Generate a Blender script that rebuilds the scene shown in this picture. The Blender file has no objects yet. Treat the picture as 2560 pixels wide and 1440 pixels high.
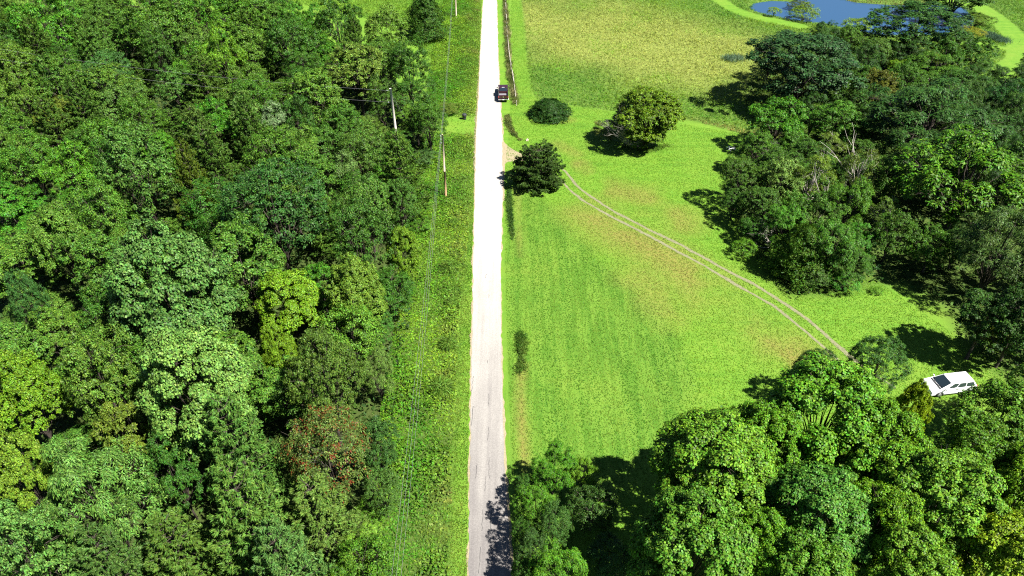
import bpy, math, random
import numpy as np
from mathutils import Vector

random.seed(7)
S = bpy.context.scene
COL = S.collection
# ------------------------------------------------------------------ camera, world, sun, exposure
F, PITCH, HC = 1750.0, math.radians(38.66), 54.0      # focal length in px of a 2560 px wide picture, pitch, height of the drone
cam_d = bpy.data.cameras.new('camera'); cam_d.sensor_width = 36.0; cam_d.lens = 36.0 * F / 2560.0
cam_d.clip_start = 0.5; cam_d.clip_end = 9000
cam = bpy.data.objects.new('camera', cam_d); COL.objects.link(cam)
cam.location = (0, 0, HC); cam.rotation_euler = (math.pi / 2 - PITCH, 0, 0)
S.camera = cam
SUN_EL = math.radians(55); SUN_AZ = (0.87, -0.493)       # horizontal direction towards the sun
sv = Vector((SUN_AZ[0] * math.cos(SUN_EL), SUN_AZ[1] * math.cos(SUN_EL), math.sin(SUN_EL)))
W = bpy.data.worlds.new('World'); S.world = W; W.use_nodes = True
wn = W.node_tree; wn.nodes.clear()
sky = wn.nodes.new('ShaderNodeTexSky'); sky.sky_type = 'NISHITA'; sky.sun_disc = False
sky.sun_elevation = SUN_EL; sky.sun_rotation = math.atan2(SUN_AZ[0], SUN_AZ[1]); sky.dust_density = 0.2; sky.air_density = 0.55; sky.altitude = 500
bg = wn.nodes.new('ShaderNodeBackground'); bg.inputs[1].default_value = 0.05
wo = wn.nodes.new('ShaderNodeOutputWorld')
wn.links.new(sky.outputs[0], bg.inputs[0]); wn.links.new(bg.outputs[0], wo.inputs[0])
sl = bpy.data.lights.new('sun', 'SUN'); sl.energy = 5.0; sl.angle = math.radians(0.5); sl.color = (1.0, 0.965, 0.90)
so = bpy.data.objects.new('sun', sl); COL.objects.link(so)
so.rotation_euler = sv.to_track_quat('Z', 'Y').to_euler(); so.location = (60, -40, 120)
S.view_settings.view_transform = 'Standard'; S.view_settings.look = 'None'
S.view_settings.exposure = 1.75; S.view_settings.gamma = 1.0; S.view_settings.use_curve_mapping = False
S.cycles.max_bounces = 4; S.cycles.diffuse_bounces = 1; S.cycles.glossy_bounces = 2
S.cycles.transmission_bounces = 3; S.cycles.transparent_max_bounces = 4
S.cycles.use_denoising = False; S.cycles.pixel_filter_type = 'BLACKMAN_HARRIS'; S.cycles.filter_width = 1.15
S.cycles.caustics_reflective = False; S.cycles.caustics_refractive = False

# ------------------------------------------------------------------ helpers
def G(px, py, z=0.0):
    """world point at height z seen at a pixel of the 2560 x 1440 photograph"""
    u = (px - 1280.0) / F; v = (py - 720.0) / F
    dy = math.cos(PITCH) - v * math.sin(PITCH); dz = -math.sin(PITCH) - v * math.cos(PITCH)
    t = (z - HC) / dz
    return (u * t, dy * t, t)
def GP(pts, z=0.0):
    return np.array([G(a, b, z)[:2] for a, b in pts])
def vnoise(x, y, scale, seed):
    r = np.random.RandomState(seed).rand(257, 257)
    a = x / scale + 1000.0; b = y / scale + 1000.0
    i = np.floor(a).astype(int); j = np.floor(b).astype(int); fa = a - i; fb = b - j
    fa = fa * fa * (3 - 2 * fa); fb = fb * fb * (3 - 2 * fb)
    i0 = i % 256; j0 = j % 256; i1 = (i + 1) % 256; j1 = (j + 1) % 256
    return (r[i0, j0] * (1 - fa) + r[i1, j0] * fa) * (1 - fb) + (r[i0, j1] * (1 - fa) + r[i1, j1] * fa) * fb
def fbm(x, y, scale, seed):
    return 0.55 * vnoise(x, y, scale, seed) + 0.3 * vnoise(x, y, scale * 0.45, seed + 1) + 0.15 * vnoise(x, y, scale * 0.2, seed + 2)
def seg_dist(x, y, poly, closed=False):
    d = np.full(x.shape, 1e9); P = poly; n = len(P)
    for k in range(n if closed else n - 1):
        a = P[k]; b = P[(k + 1) % n]; ab = b - a; L = max((ab ** 2).sum(), 1e-9)
        t = np.clip(((x - a[0]) * ab[0] + (y - a[1]) * ab[1]) / L, 0, 1)
        d = np.minimum(d, np.hypot(x - a[0] - t * ab[0], y - a[1] - t * ab[1]))
    return d
def inside(x, y, poly):
    c = np.zeros(x.shape, bool); n = len(poly)
    for k in range(n):
        x0, y0 = poly[k]; x1, y1 = poly[(k + 1) % n]
        if y0 == y1: continue
        hit = ((y0 > y) != (y1 > y)) & (x < (x1 - x0) * (y - y0) / (y1 - y0) + x0)
        c ^= hit
    return c
def soft_in(x, y, poly, w):
    """1 inside, 0 outside, with a soft edge of width w"""
    d = seg_dist(x, y, poly, True); s = np.where(inside(x, y, poly), d, -d)
    return np.clip(0.5 + s / w, 0, 1)
def near(x, y, line, w0, w1):
    return np.clip(1 - (seg_dist(x, y, line) - w0) / (w1 - w0), 0, 1)

def npmesh(name, verts, faces, mat=None, smooth=False):
    verts = np.asarray(verts, np.float32); faces = np.asarray(faces, np.int32); k = faces.shape[1]
    me = bpy.data.meshes.new(name)
    me.vertices.add(len(verts)); me.vertices.foreach_set('co', verts.ravel())
    me.loops.add(faces.size); me.loops.foreach_set('vertex_index', faces.ravel())
    me.polygons.add(len(faces)); me.polygons.foreach_set('loop_start', np.arange(0, faces.size, k, dtype=np.int32))
    if smooth: me.polygons.foreach_set('use_smooth', np.ones(len(faces), bool))
    me.update(calc_edges=True)
    if mat: me.materials.append(mat)
    return me
def pymesh(name, verts, faces, mat=None, smooth=False):
    me = bpy.data.meshes.new(name); me.from_pydata([tuple(v) for v in verts], [], [tuple(f) for f in faces]); me.update()
    if smooth:
        for p in me.polygons: p.use_smooth = True
    if mat: me.materials.append(mat)
    return me
def obj(name, me, parent=None, loc=None):
    o = bpy.data.objects.new(name, me); COL.objects.link(o)
    if parent: o.parent = parent
    if loc is not None: o.location = loc
    return o
def tag(o, label=None, cat=None, group=None, kind=None):
    if label: o['label'] = label
    if cat: o['category'] = cat
    if group: o['group'] = group
    if kind: o['kind'] = kind
    return o
def thing(name, label, cat, loc, rz=0.0, group=None):
    o = bpy.data.objects.new(name, None); COL.objects.link(o); o.empty_display_size = 0.3
    o.location = loc; o.rotation_euler = (0, 0, rz)
    return tag(o, label, cat, group)

class MB:
    """collects polygons into one mesh"""
    def __init__(s): s.v = []; s.f = []
    def add(s, v, f):
        b = len(s.v); s.v += [tuple(map(float, p)) for p in v]; s.f += [tuple(i + b for i in q) for q in f]; return s
    def box(s, c, d, taper=1.0):
        x, y, z = c; a, b, h = d[0] / 2, d[1] / 2, d[2] / 2
        v = [(x + i * a * (taper if k > 0 else 1), y + j * b * (taper if k > 0 else 1), z + k * h) for k in (-1, 1) for i, j in ((-1, -1), (1, -1), (1, 1), (-1, 1))]
        return s.add(v, [(3, 2, 1, 0), (4, 5, 6, 7), (0, 1, 5, 4), (1, 2, 6, 5), (2, 3, 7, 6), (3, 0, 4, 7)])
    def tube(s, pts, radii, n=6, cap=True):
        pts = [Vector(p) for p in pts]
        if not hasattr(radii, '__len__'): radii = [radii] * len(pts)
        v = []; f = []
        for k, p in enumerate(pts):
            d = (pts[min(k + 1, len(pts) - 1)] - pts[max(k - 1, 0)]).normalized()
            a = d.cross(Vector((0.31, 0.17, 0.93)) if abs(d.z) < 0.95 else Vector((1, 0, 0))).normalized(); b = d.cross(a)
            for q in range(n):
                t = 2 * math.pi * q / n; v.append(p + radii[k] * (a * math.cos(t) + b * math.sin(t)))
        for k in range(len(pts) - 1):
            for q in range(n):
                f.append((k * n + q, k * n + (q + 1) % n, (k + 1) * n + (q + 1) % n, (k + 1) * n + q))
        if cap: f += [tuple(range(n)), tuple(range(len(pts) * n - 1, (len(pts) - 1) * n - 1, -1))]
        return s.add(v, f)
    def prism(s, prof, y0, y1):
        """polygon in x,z swept along y"""
        n = len(prof); v = [(a, y0, b) for a, b in prof] + [(a, y1, b) for a, b in prof]
        return s.add(v, [tuple(range(n)), tuple(range(2 * n - 1, n - 1, -1))] + [(k, k + n, (k + 1) % n + n, (k + 1) % n) for k in range(n)])
    def lathe(s, prof, n=14, axis='z', c=(0, 0, 0)):
        v = []; f = []
        for r, h in prof:
            for q in range(n):
                t = 2 * math.pi * q / n; p = (r * math.cos(t), r * math.sin(t), h)
                if axis == 'y': p = (p[0], p[2], p[1])
                v.append((p[0] + c[0], p[1] + c[1], p[2] + c[2]))
        for k in range(len(prof) - 1):
            for q in range(n): f.append((k * n + q, k * n + (q + 1) % n, (k + 1) * n + (q + 1) % n, (k + 1) * n + q))
        f += [tuple(range(n))[::-1], tuple(range((len(prof) - 1) * n, len(prof) * n))]
        return s.add(v, f)
    def build(s, name, mat, parent=None, smooth=False, bevel=0, sub=0):
        me = pymesh(name, s.v, s.f, mat, smooth); o = obj(name, me, parent)
        if bevel:
            m = o.modifiers.new('bevel', 'BEVEL'); m.width = bevel; m.segments = 3; m.limit_method = 'ANGLE'
        if sub:
            m = o.modifiers.new('sub', 'SUBSURF'); m.levels = sub; m.render_levels = sub
        return o

# ------------------------------------------------------------------ materials
def newmat(name):
    m = bpy.data.materials.new(name); m.use_nodes = True; nt = m.node_tree
    return m, nt, nt.nodes['Principled BSDF'], nt.nodes['Material Output']
def N(nt, t, **kw):
    n = nt.nodes.new(t)
    for k, v in kw.items(): setattr(n, k, v)
    return n
def plain(name, col, rough=0.6, metal=0.0, spec=0.5, noise=0.0, nscale=6.0, bump=0.0):
    m, nt, b, o = newmat(name)
    b.inputs['Base Color'].default_value = (*col, 1); b.inputs['Roughness'].default_value = rough
    b.inputs['Metallic'].default_value = metal; b.inputs['Specular IOR Level'].default_value = spec
    if noise or bump:
        tc = N(nt, 'ShaderNodeTexCoord'); nz = N(nt, 'ShaderNodeTexNoise'); nz.inputs['Scale'].default_value = nscale; nz.inputs['Detail'].default_value = 4
        nt.links.new(tc.outputs['Object'], nz.inputs['Vector'])
        mx = N(nt, 'ShaderNodeMix', data_type='RGBA'); mx.inputs[6].default_value = (*[c * (1 - noise) for c in col], 1); mx.inputs[7].default_value = (*[min(1, c * (1 + noise)) for c in col], 1)
        nt.links.new(nz.outputs[0], mx.inputs[0]); nt.links.new(mx.outputs[2], b.inputs['Base Color'])
        if bump:
            bp = N(nt, 'ShaderNodeBump'); bp.inputs['Strength'].default_value = bump; bp.inputs['Distance'].default_value = 0.05
            nt.links.new(nz.outputs[0], bp.inputs['Height']); nt.links.new(bp.outputs[0], b.inputs['Normal'])
    return m
def leafmat(name, source, gloss=0.16, trans=0.22, var=0.62, rough=0.5, second=None):
    """leaf: base colour from the object colour or a mesh attribute, varied leaf by leaf, part of the light passing through"""
    m, nt, b, o = newmat(name)
    if source == 'object':
        s = N(nt, 'ShaderNodeObjectInfo').outputs['Color']
    else:
        at = N(nt, 'ShaderNodeAttribute', attribute_name='tint'); s = at.outputs['Color']
    geo = N(nt, 'ShaderNodeNewGeometry')
    rp = geo.outputs['Random Per Island']
    mr = N(nt, 'ShaderNodeMapRange'); mr.inputs['To Min'].default_value = 1 - var; mr.inputs['To Max'].default_value = 1 + var
    nt.links.new(rp, mr.inputs['Value'])
    # clump scale variation within the crown
    tc = N(nt, 'ShaderNodeTexCoord'); nz = N(nt, 'ShaderNodeTexNoise'); nz.inputs['Scale'].default_value = 0.55; nz.inputs['Detail'].default_value = 2
    nt.links.new(tc.outputs['Object'], nz.inputs['Vector'])
    mr2 = N(nt, 'ShaderNodeMapRange'); mr2.inputs['From Min'].default_value = 0.3; mr2.inputs['From Max'].default_value = 0.7
    mr2.inputs['To Min'].default_value = 0.8; mr2.inputs['To Max'].default_value = 1.2
    nt.links.new(nz.outputs[0], mr2.inputs['Value'])
    mu = N(nt, 'ShaderNodeMath', operation='MULTIPLY'); nt.links.new(mr.outputs[0], mu.inputs[0]); nt.links.new(mr2.outputs[0], mu.inputs[1])
    vm = N(nt, 'ShaderNodeVectorMath', operation='SCALE'); nt.links.new(s, vm.inputs[0]); nt.links.new(mu.outputs[0], vm.inputs['Scale'])
    # hue wander between leaves: yellower or bluer
    hs = N(nt, 'ShaderNodeHueSaturation'); mh = N(nt, 'ShaderNodeMapRange'); mh.inputs['To Min'].default_value = 0.475; mh.inputs['To Max'].default_value = 0.525
    wn_ = N(nt, 'ShaderNodeTexWhiteNoise', noise_dimensions='1D'); nt.links.new(rp, wn_.inputs['W']); nt.links.new(wn_.outputs['Value'], mh.inputs['Value'])
    nt.links.new(mh.outputs[0], hs.inputs['Hue']); nt.links.new(vm.outputs[0], hs.inputs['Color'])
    colout = hs.outputs['Color']
    if second:
        gt = N(nt, 'ShaderNodeMath', operation='GREATER_THAN'); gt.inputs[1].default_value = second[1]
        n2 = N(nt, 'ShaderNodeTexNoise'); n2.inputs['Scale'].default_value = 1.1; nt.links.new(tc.outputs['Object'], n2.inputs['Vector'])
        ad = N(nt, 'ShaderNodeMath', operation='ADD'); m3 = N(nt, 'ShaderNodeMath', operation='MULTIPLY'); m3.inputs[1].default_value = 0.5
        nt.links.new(wn_.outputs['Value'], m3.inputs[0]); nt.links.new(m3.outputs[0], ad.inputs[0]); nt.links.new(n2.outputs[0], ad.inputs[1])
        nt.links.new(ad.outputs[0], gt.inputs[0])
        mx = N(nt, 'ShaderNodeMix', data_type='RGBA'); nt.links.new(gt.outputs[0], mx.inputs[0]); nt.links.new(colout, mx.inputs[6]); mx.inputs[7].default_value = (*second[0], 1)
        colout = mx.outputs[2]
    nt.links.new(colout, b.inputs['Base Color']); b.inputs['Roughness'].default_value = rough; b.inputs['Specular IOR Level'].default_value = gloss
    tr = N(nt, 'ShaderNodeBsdfTranslucent'); h2 = N(nt, 'ShaderNodeHueSaturation'); h2.inputs['Hue'].default_value = 0.485; h2.inputs['Saturation'].default_value = 1.1; h2.inputs['Value'].default_value = 1.15
    nt.links.new(colout, h2.inputs['Color']); nt.links.new(h2.outputs[0], tr.inputs['Color'])
    ms = N(nt, 'ShaderNodeMixShader'); ms.inputs[0].default_value = trans
    nt.links.new(b.outputs[0], ms.inputs[1]); nt.links.new(tr.outputs[0], ms.inputs[2]); nt.links.new(ms.outputs[0], o.inputs['Surface'])
    return m
M_LEAF = leafmat('leaf', 'object')
M_NEEDLE = leafmat('needle', 'object', gloss=0.12, trans=0.2, var=0.45)
M_SUMAC = leafmat('leaf_reddening', 'object', second=((0.13, 0.030, 0.010), 0.93))
M_WEED = leafmat('weed_leaf', 'attr', gloss=0.12, trans=0.35, var=0.5)
M_TURF = leafmat('turf_blade', 'attr', gloss=0.08, trans=0.2, var=0.16)
M_BARK = plain('bark', (0.052, 0.043, 0.034), 0.9, noise=0.5, nscale=5, bump=0.6, spec=0.1)
M_PALEBARK = plain('pale_bark', (0.36, 0.33, 0.28), 0.85, noise=0.3, nscale=4, bump=0.4, spec=0.1)
M_DEADWOOD = plain('dead_wood', (0.21, 0.195, 0.17), 0.9, noise=0.35, nscale=3, bump=0.4, spec=0.1)

# ------------------------------------------------------------------ lie of the land
ROAD_L = GP([(1206, -260), (1207, 0), (1199, 150), (1195, 250), (1189, 330), (1186, 480), (1181, 640), (1180, 760), (1176, 900), (1174, 1060), (1171, 1200), (1169, 1440), (1163, 1800)])
ROAD_R = GP([(1233, -260), (1243, 0), (1247, 150), (1252, 250), (1257, 330), (1258, 480), (1254, 620), (1254, 760), (1256, 900), (1260, 1060), (1266, 1200), (1283, 1440), (1309, 1800)])
ROAD_C = (ROAD_L + ROAD_R) / 2
POND = GP([(1885, 14), (1896, 4), (1940, -2), (1985, 0), (2020, -14), (2090, -10), (2140, 2), (2190, 6), (2240, 9), (2330, 8), (2400, 13), (2425, 40), (2412, 64), (2320, 80), (2200, 80), (2130, 66), (2060, 52), (1985, 44), (1930, 32), (1900, 24)])
MEADOW = GP([(1296, -160), (1303, 0), (1310, 60), (1318, 150), (1329, 225), (1345, 250), (1420, 263), (1500, 273), (1620, 290), (1720, 301), (1800, 320), (1850, 334), (1960, 350), (2140, 330), (2330, 250), (2480, 190), (2545, 160), (2700, 150), (2900, -160)])
PATH_A = GP([(1740, -30), (1800, 0), (1832, 22), (1875, 38), (1925, 50), (2000, 66)])
PATH_B = GP([(2380, 3), (2445, 14), (2480, 36), (2512, 62), (2540, 92), (2552, 122), (2548, 150), (2515, 175), (2470, 195)])
PATH_C = GP([(2360, 100), (2410, 103), (2450, 108), (2490, 117), (2545, 124)])
STRIP = GP([(1281, -120), (1285, 0), (1290, 100), (1299, 180), (1310, 240), (1330, 290)])
WOOD = np.concatenate([GP([(1075, 330), (1085, 240), (1070, 190)], 5.0), GP([(1020, 118), (985, 66), (900, 34), (790, 16), (715, 22), (650, 4), (560, -40), (-260, -40)], 11.0), GP([(-420, 1560), (890, 1560), (935, 1340), (955, 1160), (965, 1000), (985, 850), (1020, 700), (1030, 560), (1020, 430), (1020, 345)], 5.0)])
WOOD_R = GP([(1840, 380), (1900, 330), (1880, 280), (1860, 230), (1880, 180), (2000, 120), (2190, 100), (2400, 150), (2480, 200), (2700, 170), (2900, 900), (2560, 960), (2440, 880), (2380, 760), (2260, 690), (2190, 690), (2080, 720), (1980, 720), (1910, 650), (1850, 560), (1820, 470)], 1.0)
VERGE = GP([(1141, -160), (1100, 40), (1070, 200), (1060, 330), (1020, 470), (1020, 640), (985, 830), (950, 1050), (920, 1300), (860, 1560), (1120, 1560), (1128, 1300), (1136, 1100), (1143, 900), (1152, 760), (1168, 620), (1180, 480), (1186, 330), (1192, 240), (1198, 100), (1204, -160)])
TRACK_1 = [(1268, 392), (1310, 402), (1360, 422), (1402, 451), (1425, 477), (1454, 501), (1498, 527), (1541, 550), (1585, 571), (1629, 594), (1700, 633), (1760, 664), (1825, 702), (1929, 761), (2008, 823), (2075, 883), (2140, 940), (2200, 985)]
TRACK_2 = [(1272, 380), (1330, 388), (1380, 404), (1413, 428), (1440, 463), (1472, 489), (1507, 512), (1541, 533), (1585, 556), (1629, 579), (1670, 598), (1700, 612), (1804, 669), (1887, 710), (1950, 750), (2021, 798), (2117, 883), (2180, 935), (2240, 970)]
T1 = GP(TRACK_1); T2 = GP(TRACK_2)

def hgt(x, y):
    x = np.asarray(x, float); y = np.asarray(y, float)
    u = 0.5 * (fbm(x, y, 38, 11) - 0.5) * 1.1
    damp = np.clip((seg_dist(x, y, ROAD_C) - 4) / 14, 0, 1)
    far = np.clip((np.hypot(x, y - 110) - 150) / 300, 0, 1)
    pd = seg_dist(x, y, POND, True); pin = np.where(inside(x, y, POND), -pd, pd)
    dip = np.clip((3.0 - pin) / 4.0, 0, 1); dip = dip * dip * (3 - 2 * dip)
    return u * damp * (1 - far) * (1 - dip) - 1.1 * dip
def hz(x, y): return float(hgt(np.array([x]), np.array([y]))[0])

def grid_coords(lo, hi, step, outer):
    f = np.arange(lo, hi + 1e-6, step); a = [lo - d for d in outer[::-1]]; b = [hi + d for d in outer]
    return np.concatenate([a, f, b])
xs = grid_coords(-152, 152, 0.6, [6, 15, 40, 100, 300, 900, 3000]); ys = grid_coords(14, 216, 0.6, [6, 15, 40, 100, 300, 900, 3000])
GX, GY = np.meshgrid(xs, ys, indexing='ij'); gx = GX.ravel(); gy = GY.ravel()
nx, ny = len(xs), len(ys)
idx = np.arange(nx * ny).reshape(nx, ny)
gf = np.stack([idx[:-1, :-1], idx[1:, :-1], idx[1:, 1:], idx[:-1, 1:]], -1).reshape(-1, 4)
gz = hgt(gx, gy)
# what grows where
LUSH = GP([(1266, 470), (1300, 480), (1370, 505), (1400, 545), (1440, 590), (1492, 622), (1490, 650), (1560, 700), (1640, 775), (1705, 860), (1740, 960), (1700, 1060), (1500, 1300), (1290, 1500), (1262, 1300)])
def masks(x, y):
    n1 = fbm(x, y, 9, 21); n2 = fbm(x, y, 3, 31); n3 = fbm(x, y, 22, 41)
    dry = 0.95 * near(x, y, GP([(1470, 530), (1560, 590), (1660, 640), (1750, 705), (1850, 780), (1930, 850), (1990, 905)]), 0.4, 6.5) * np.clip((n1 - 0.22) * 3.6, 0.2, 1)
    dry = np.maximum(dry, 0.6 * near(x, y, GP([(1600, 700), (1720, 800), (1800, 880), (1880, 950)]), 1, 7.0) * np.clip((n1 - 0.42) * 4, 0, 1))
    dry = np.maximum(dry, 0.9 * near(x, y, GP([(1452, 410), (1462, 425)]), 0.6, 2.2) * np.clip(n2 * 1.8, 0, 1))
    dry = np.maximum(dry, 0.8 * near(x, y, GP([(1610, 545), (1660, 575)]), 0.6, 4.0) * np.clip((n1 - 0.35) * 3, 0, 1))
    dry = np.maximum(dry, 0.75 * near(x, y, GP([(1500, 470), (1600, 490), (1680, 520), (1700, 560)]), 0.6, 5.0) * np.clip((n1 - 0.45) * 5, 0, 1))
    dry = np.maximum(dry, 0.5 * near(x, y, GP([(1395, 360), (1440, 385)]), 0.5, 2.0))
    dry = np.maximum(dry, 0.9 * near(x, y, GP([(1306, 915), (1300, 985), (1304, 1060), (1310, 1130), (1316, 1200)]), 0.12, 0.85) * np.clip(n2 * 2.2, 0.3, 1))
    dry = np.maximum(dry, 0.55 * near(x, y, GP([(1292, 470), (1296, 560), (1300, 640)]), 0.2, 0.8) * np.clip(n2 * 1.6, 0, 1))
    dry = np.maximum(dry, 0.6 * near(x, y, GP([(1380, 300), (1420, 300)]), 0.5, 2.0) * np.clip(n2 * 1.6, 0, 1))
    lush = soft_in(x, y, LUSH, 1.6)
    mead = soft_in(x, y, MEADOW, 0.8)
    path = np.maximum(np.maximum(near(x, y, PATH_A, 1.6, 2.2), near(x, y, PATH_B, 2.2, 3.0)), near(x, y, PATH_C, 0.9, 1.5))
    mead = mead * (1 - path)
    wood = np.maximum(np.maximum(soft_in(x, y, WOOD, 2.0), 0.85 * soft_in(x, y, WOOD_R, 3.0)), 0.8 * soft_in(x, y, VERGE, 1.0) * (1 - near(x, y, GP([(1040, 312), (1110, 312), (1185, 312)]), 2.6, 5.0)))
    straw = mead * np.clip((fbm(x, y, 30, 51) * 0.7 + 0.5 * near(x, y, GP([(1330, 40), (1500, 90), (1690, 130)]), 4, 34) - 0.45) * 2.6, 0, 1)
    return dry, lush, mead, wood, straw, n3
dry, lush, mead, wood, straw, n3 = masks(gx, gy)
def ground_material():
    m, nt, b, o = newmat('turf')
    L = nt.links
    def at(n): return N(nt, 'ShaderNodeAttribute', attribute_name=n).outputs['Fac']
    geo = N(nt, 'ShaderNodeNewGeometry'); pos = geo.outputs['Position']
    def noise(sc, det=3, rough=0.55, vec=pos):
        n = N(nt, 'ShaderNodeTexNoise'); n.inputs['Scale'].default_value = sc; n.inputs['Detail'].default_value = det; n.inputs['Roughness'].default_value = rough
        L.new(vec, n.inputs['Vector']); return n.outputs[0]
    def mix(f, a, c):
        n = N(nt, 'ShaderNodeMix', data_type='RGBA')
        if isinstance(f, float): n.inputs[0].default_value = f
        else: L.new(f, n.inputs[0])
        for q, sck in ((a, 6), (c, 7)):
            if isinstance(q, tuple): n.inputs[sck].default_value = (*q, 1)
            else: L.new(q, n.inputs[sck])
        return n.outputs[2]
    def ramp(v, lo, hi, a=0.0, c=1.0):
        n = N(nt, 'ShaderNodeMapRange'); n.inputs['From Min'].default_value = lo; n.inputs['From Max'].default_value = hi
        n.inputs['To Min'].default_value = a; n.inputs['To Max'].default_value = c; L.new(v, n.inputs['Value']); return n.outputs[0]
    def math_(op, a, c):
        n = N(nt, 'ShaderNodeMath', operation=op)
        for q, k in ((a, 0), (c, 1)):
            if isinstance(q, float): n.inputs[k].default_value = q
            else: L.new(q, n.inputs[k])
        return n.outputs[0]
    fine = noise(7.0, 4, 0.7); mid = noise(0.9, 4, 0.6); big = noise(0.11, 3)
    # mowing lanes run beside the road
    mp = N(nt, 'ShaderNodeMapping'); mp.inputs['Rotation'].default_value = (0, 0, -0.0239); mp.inputs['Scale'].default_value = (1.0, 0.06, 1.0); L.new(pos, mp.inputs['Vector'])
    lanes = noise(1.7, 2, 0.5, mp.outputs[0])
    mp2 = N(nt, 'ShaderNodeMapping'); mp2.inputs['Rotation'].default_value = (0, 0, 0.72); mp2.inputs['Scale'].default_value = (0.10, 1.0, 1.0); L.new(pos, mp2.inputs['Vector'])
    lanes2 = noise(0.8, 3, 0.6, mp2.outputs[0])
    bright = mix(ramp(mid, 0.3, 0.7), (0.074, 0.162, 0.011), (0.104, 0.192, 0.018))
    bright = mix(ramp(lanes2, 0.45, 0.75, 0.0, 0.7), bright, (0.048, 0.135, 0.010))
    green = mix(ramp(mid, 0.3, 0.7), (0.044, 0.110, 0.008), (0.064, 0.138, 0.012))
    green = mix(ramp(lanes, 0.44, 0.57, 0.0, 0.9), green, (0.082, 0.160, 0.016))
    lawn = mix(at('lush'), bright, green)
    yellow = mix(ramp(noise(0.5, 3), 0.35, 0.7), (0.125, 0.180, 0.022), (0.090, 0.175, 0.016))
    lawn = mix(ramp(big, 0.45, 0.7, 0.0, 0.55), lawn, yellow)
    dryc = mix(ramp(noise(2.2, 4, 0.7), 0.35, 0.65), (0.155, 0.130, 0.034), (0.115, 0.145, 0.022))
    lawn = mix(at('dry'), lawn, dryc)
    meadow = mix(ramp(mid, 0.35, 0.65), (0.040, 0.090, 0.010), (0.080, 0.135, 0.018))
    meadow = mix(at('straw'), meadow, (0.140, 0.165, 0.034))
    c = mix(at('mead'), lawn, meadow)
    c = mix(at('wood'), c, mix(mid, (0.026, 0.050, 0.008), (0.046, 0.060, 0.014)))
    sp = ramp(fine, 0.25, 0.75, 0.76, 1.24)
    vm = N(nt, 'ShaderNodeVectorMath', operation='SCALE'); L.new(c, vm.inputs[0]); L.new(sp, vm.inputs['Scale'])
    L.new(vm.outputs[0], b.inputs['Base Color']); b.inputs['Roughness'].default_value = 0.8; b.inputs['Specular IOR Level'].default_value = 0.15
    bp = N(nt, 'ShaderNodeBump'); bp.inputs['Strength'].default_value = 0.4; bp.inputs['Distance'].default_value = 0.09
    L.new(math_('ADD', fine, math_('MULTIPLY', mid, 1.3)), bp.inputs['Height']); L.new(bp.outputs[0], b.inputs['Normal'])
    return m
gm = npmesh('ground', np.stack([gx, gy, gz], 1), gf, ground_material(), smooth=True)
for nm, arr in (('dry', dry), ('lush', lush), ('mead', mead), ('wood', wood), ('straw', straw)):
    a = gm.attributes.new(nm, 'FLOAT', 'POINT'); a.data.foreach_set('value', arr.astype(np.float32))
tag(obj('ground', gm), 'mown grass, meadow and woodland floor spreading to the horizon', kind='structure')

# ------------------------------------------------------------------ road, shoulders, driveway
def resample(P, step):
    P = np.asarray(P, float); d = np.r_[0, np.cumsum(np.hypot(*np.diff(P, axis=0).T))]
    t = np.arange(0, d[-1], step); return np.stack([np.interp(t, d, P[:, 0]), np.interp(t, d, P[:, 1])], 1)
def resample_n(P, n):
    P = np.asarray(P, float); d = np.r_[0, np.cumsum(np.hypot(*np.diff(P, axis=0).T))]
    t = np.linspace(0, d[-1], n); return np.stack([np.interp(t, d, P[:, 0]), np.interp(t, d, P[:, 1])], 1)
def ribbon(name, Lp, Rp, mat, z, label, rag=0.0, cols=6, seed=0):
    n = len(Lp); V = []; r = np.random.RandomState(seed)
    dirn = (Rp - Lp) / np.maximum(np.hypot(*(Rp - Lp).T)[:, None], 1e-6)
    jl = (fbm(Lp[:, 0], Lp[:, 1], 1.6, seed + 3) - 0.5) * 2 * rag + r.randn(n) * rag * 0.3
    jr = (fbm(Rp[:, 0] + 50, Rp[:, 1], 1.6, seed + 5) - 0.5) * 2 * rag + r.randn(n) * rag * 0.3
    A = Lp - dirn * jl[:, None]; B = Rp + dirn * jr[:, None]
    t = np.linspace(0, 1, cols + 1)
    P = A[:, None, :] * (1 - t)[None, :, None] + B[:, None, :] * t[None, :, None]
    X = P[..., 0].ravel(); Y = P[..., 1].ravel(); Z = hgt(X, Y) + z
    k = np.arange(n * (cols + 1)).reshape(n, cols + 1)
    f = np.stack([k[:-1, :-1], k[:-1, 1:], k[1:, 1:], k[1:, :-1]], -1).reshape(-1, 4)
    me = npmesh(name, np.stack([X, Y, Z], 1), f, mat, True)
    e = me.attributes.new('edge', 'FLOAT', 'POINT'); e.data.foreach_set('value', np.tile(np.abs(t - 0.5) * 2, n).astype(np.float32))
    o = obj(name, me); tag(o, label, kind='structure'); return o
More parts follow.
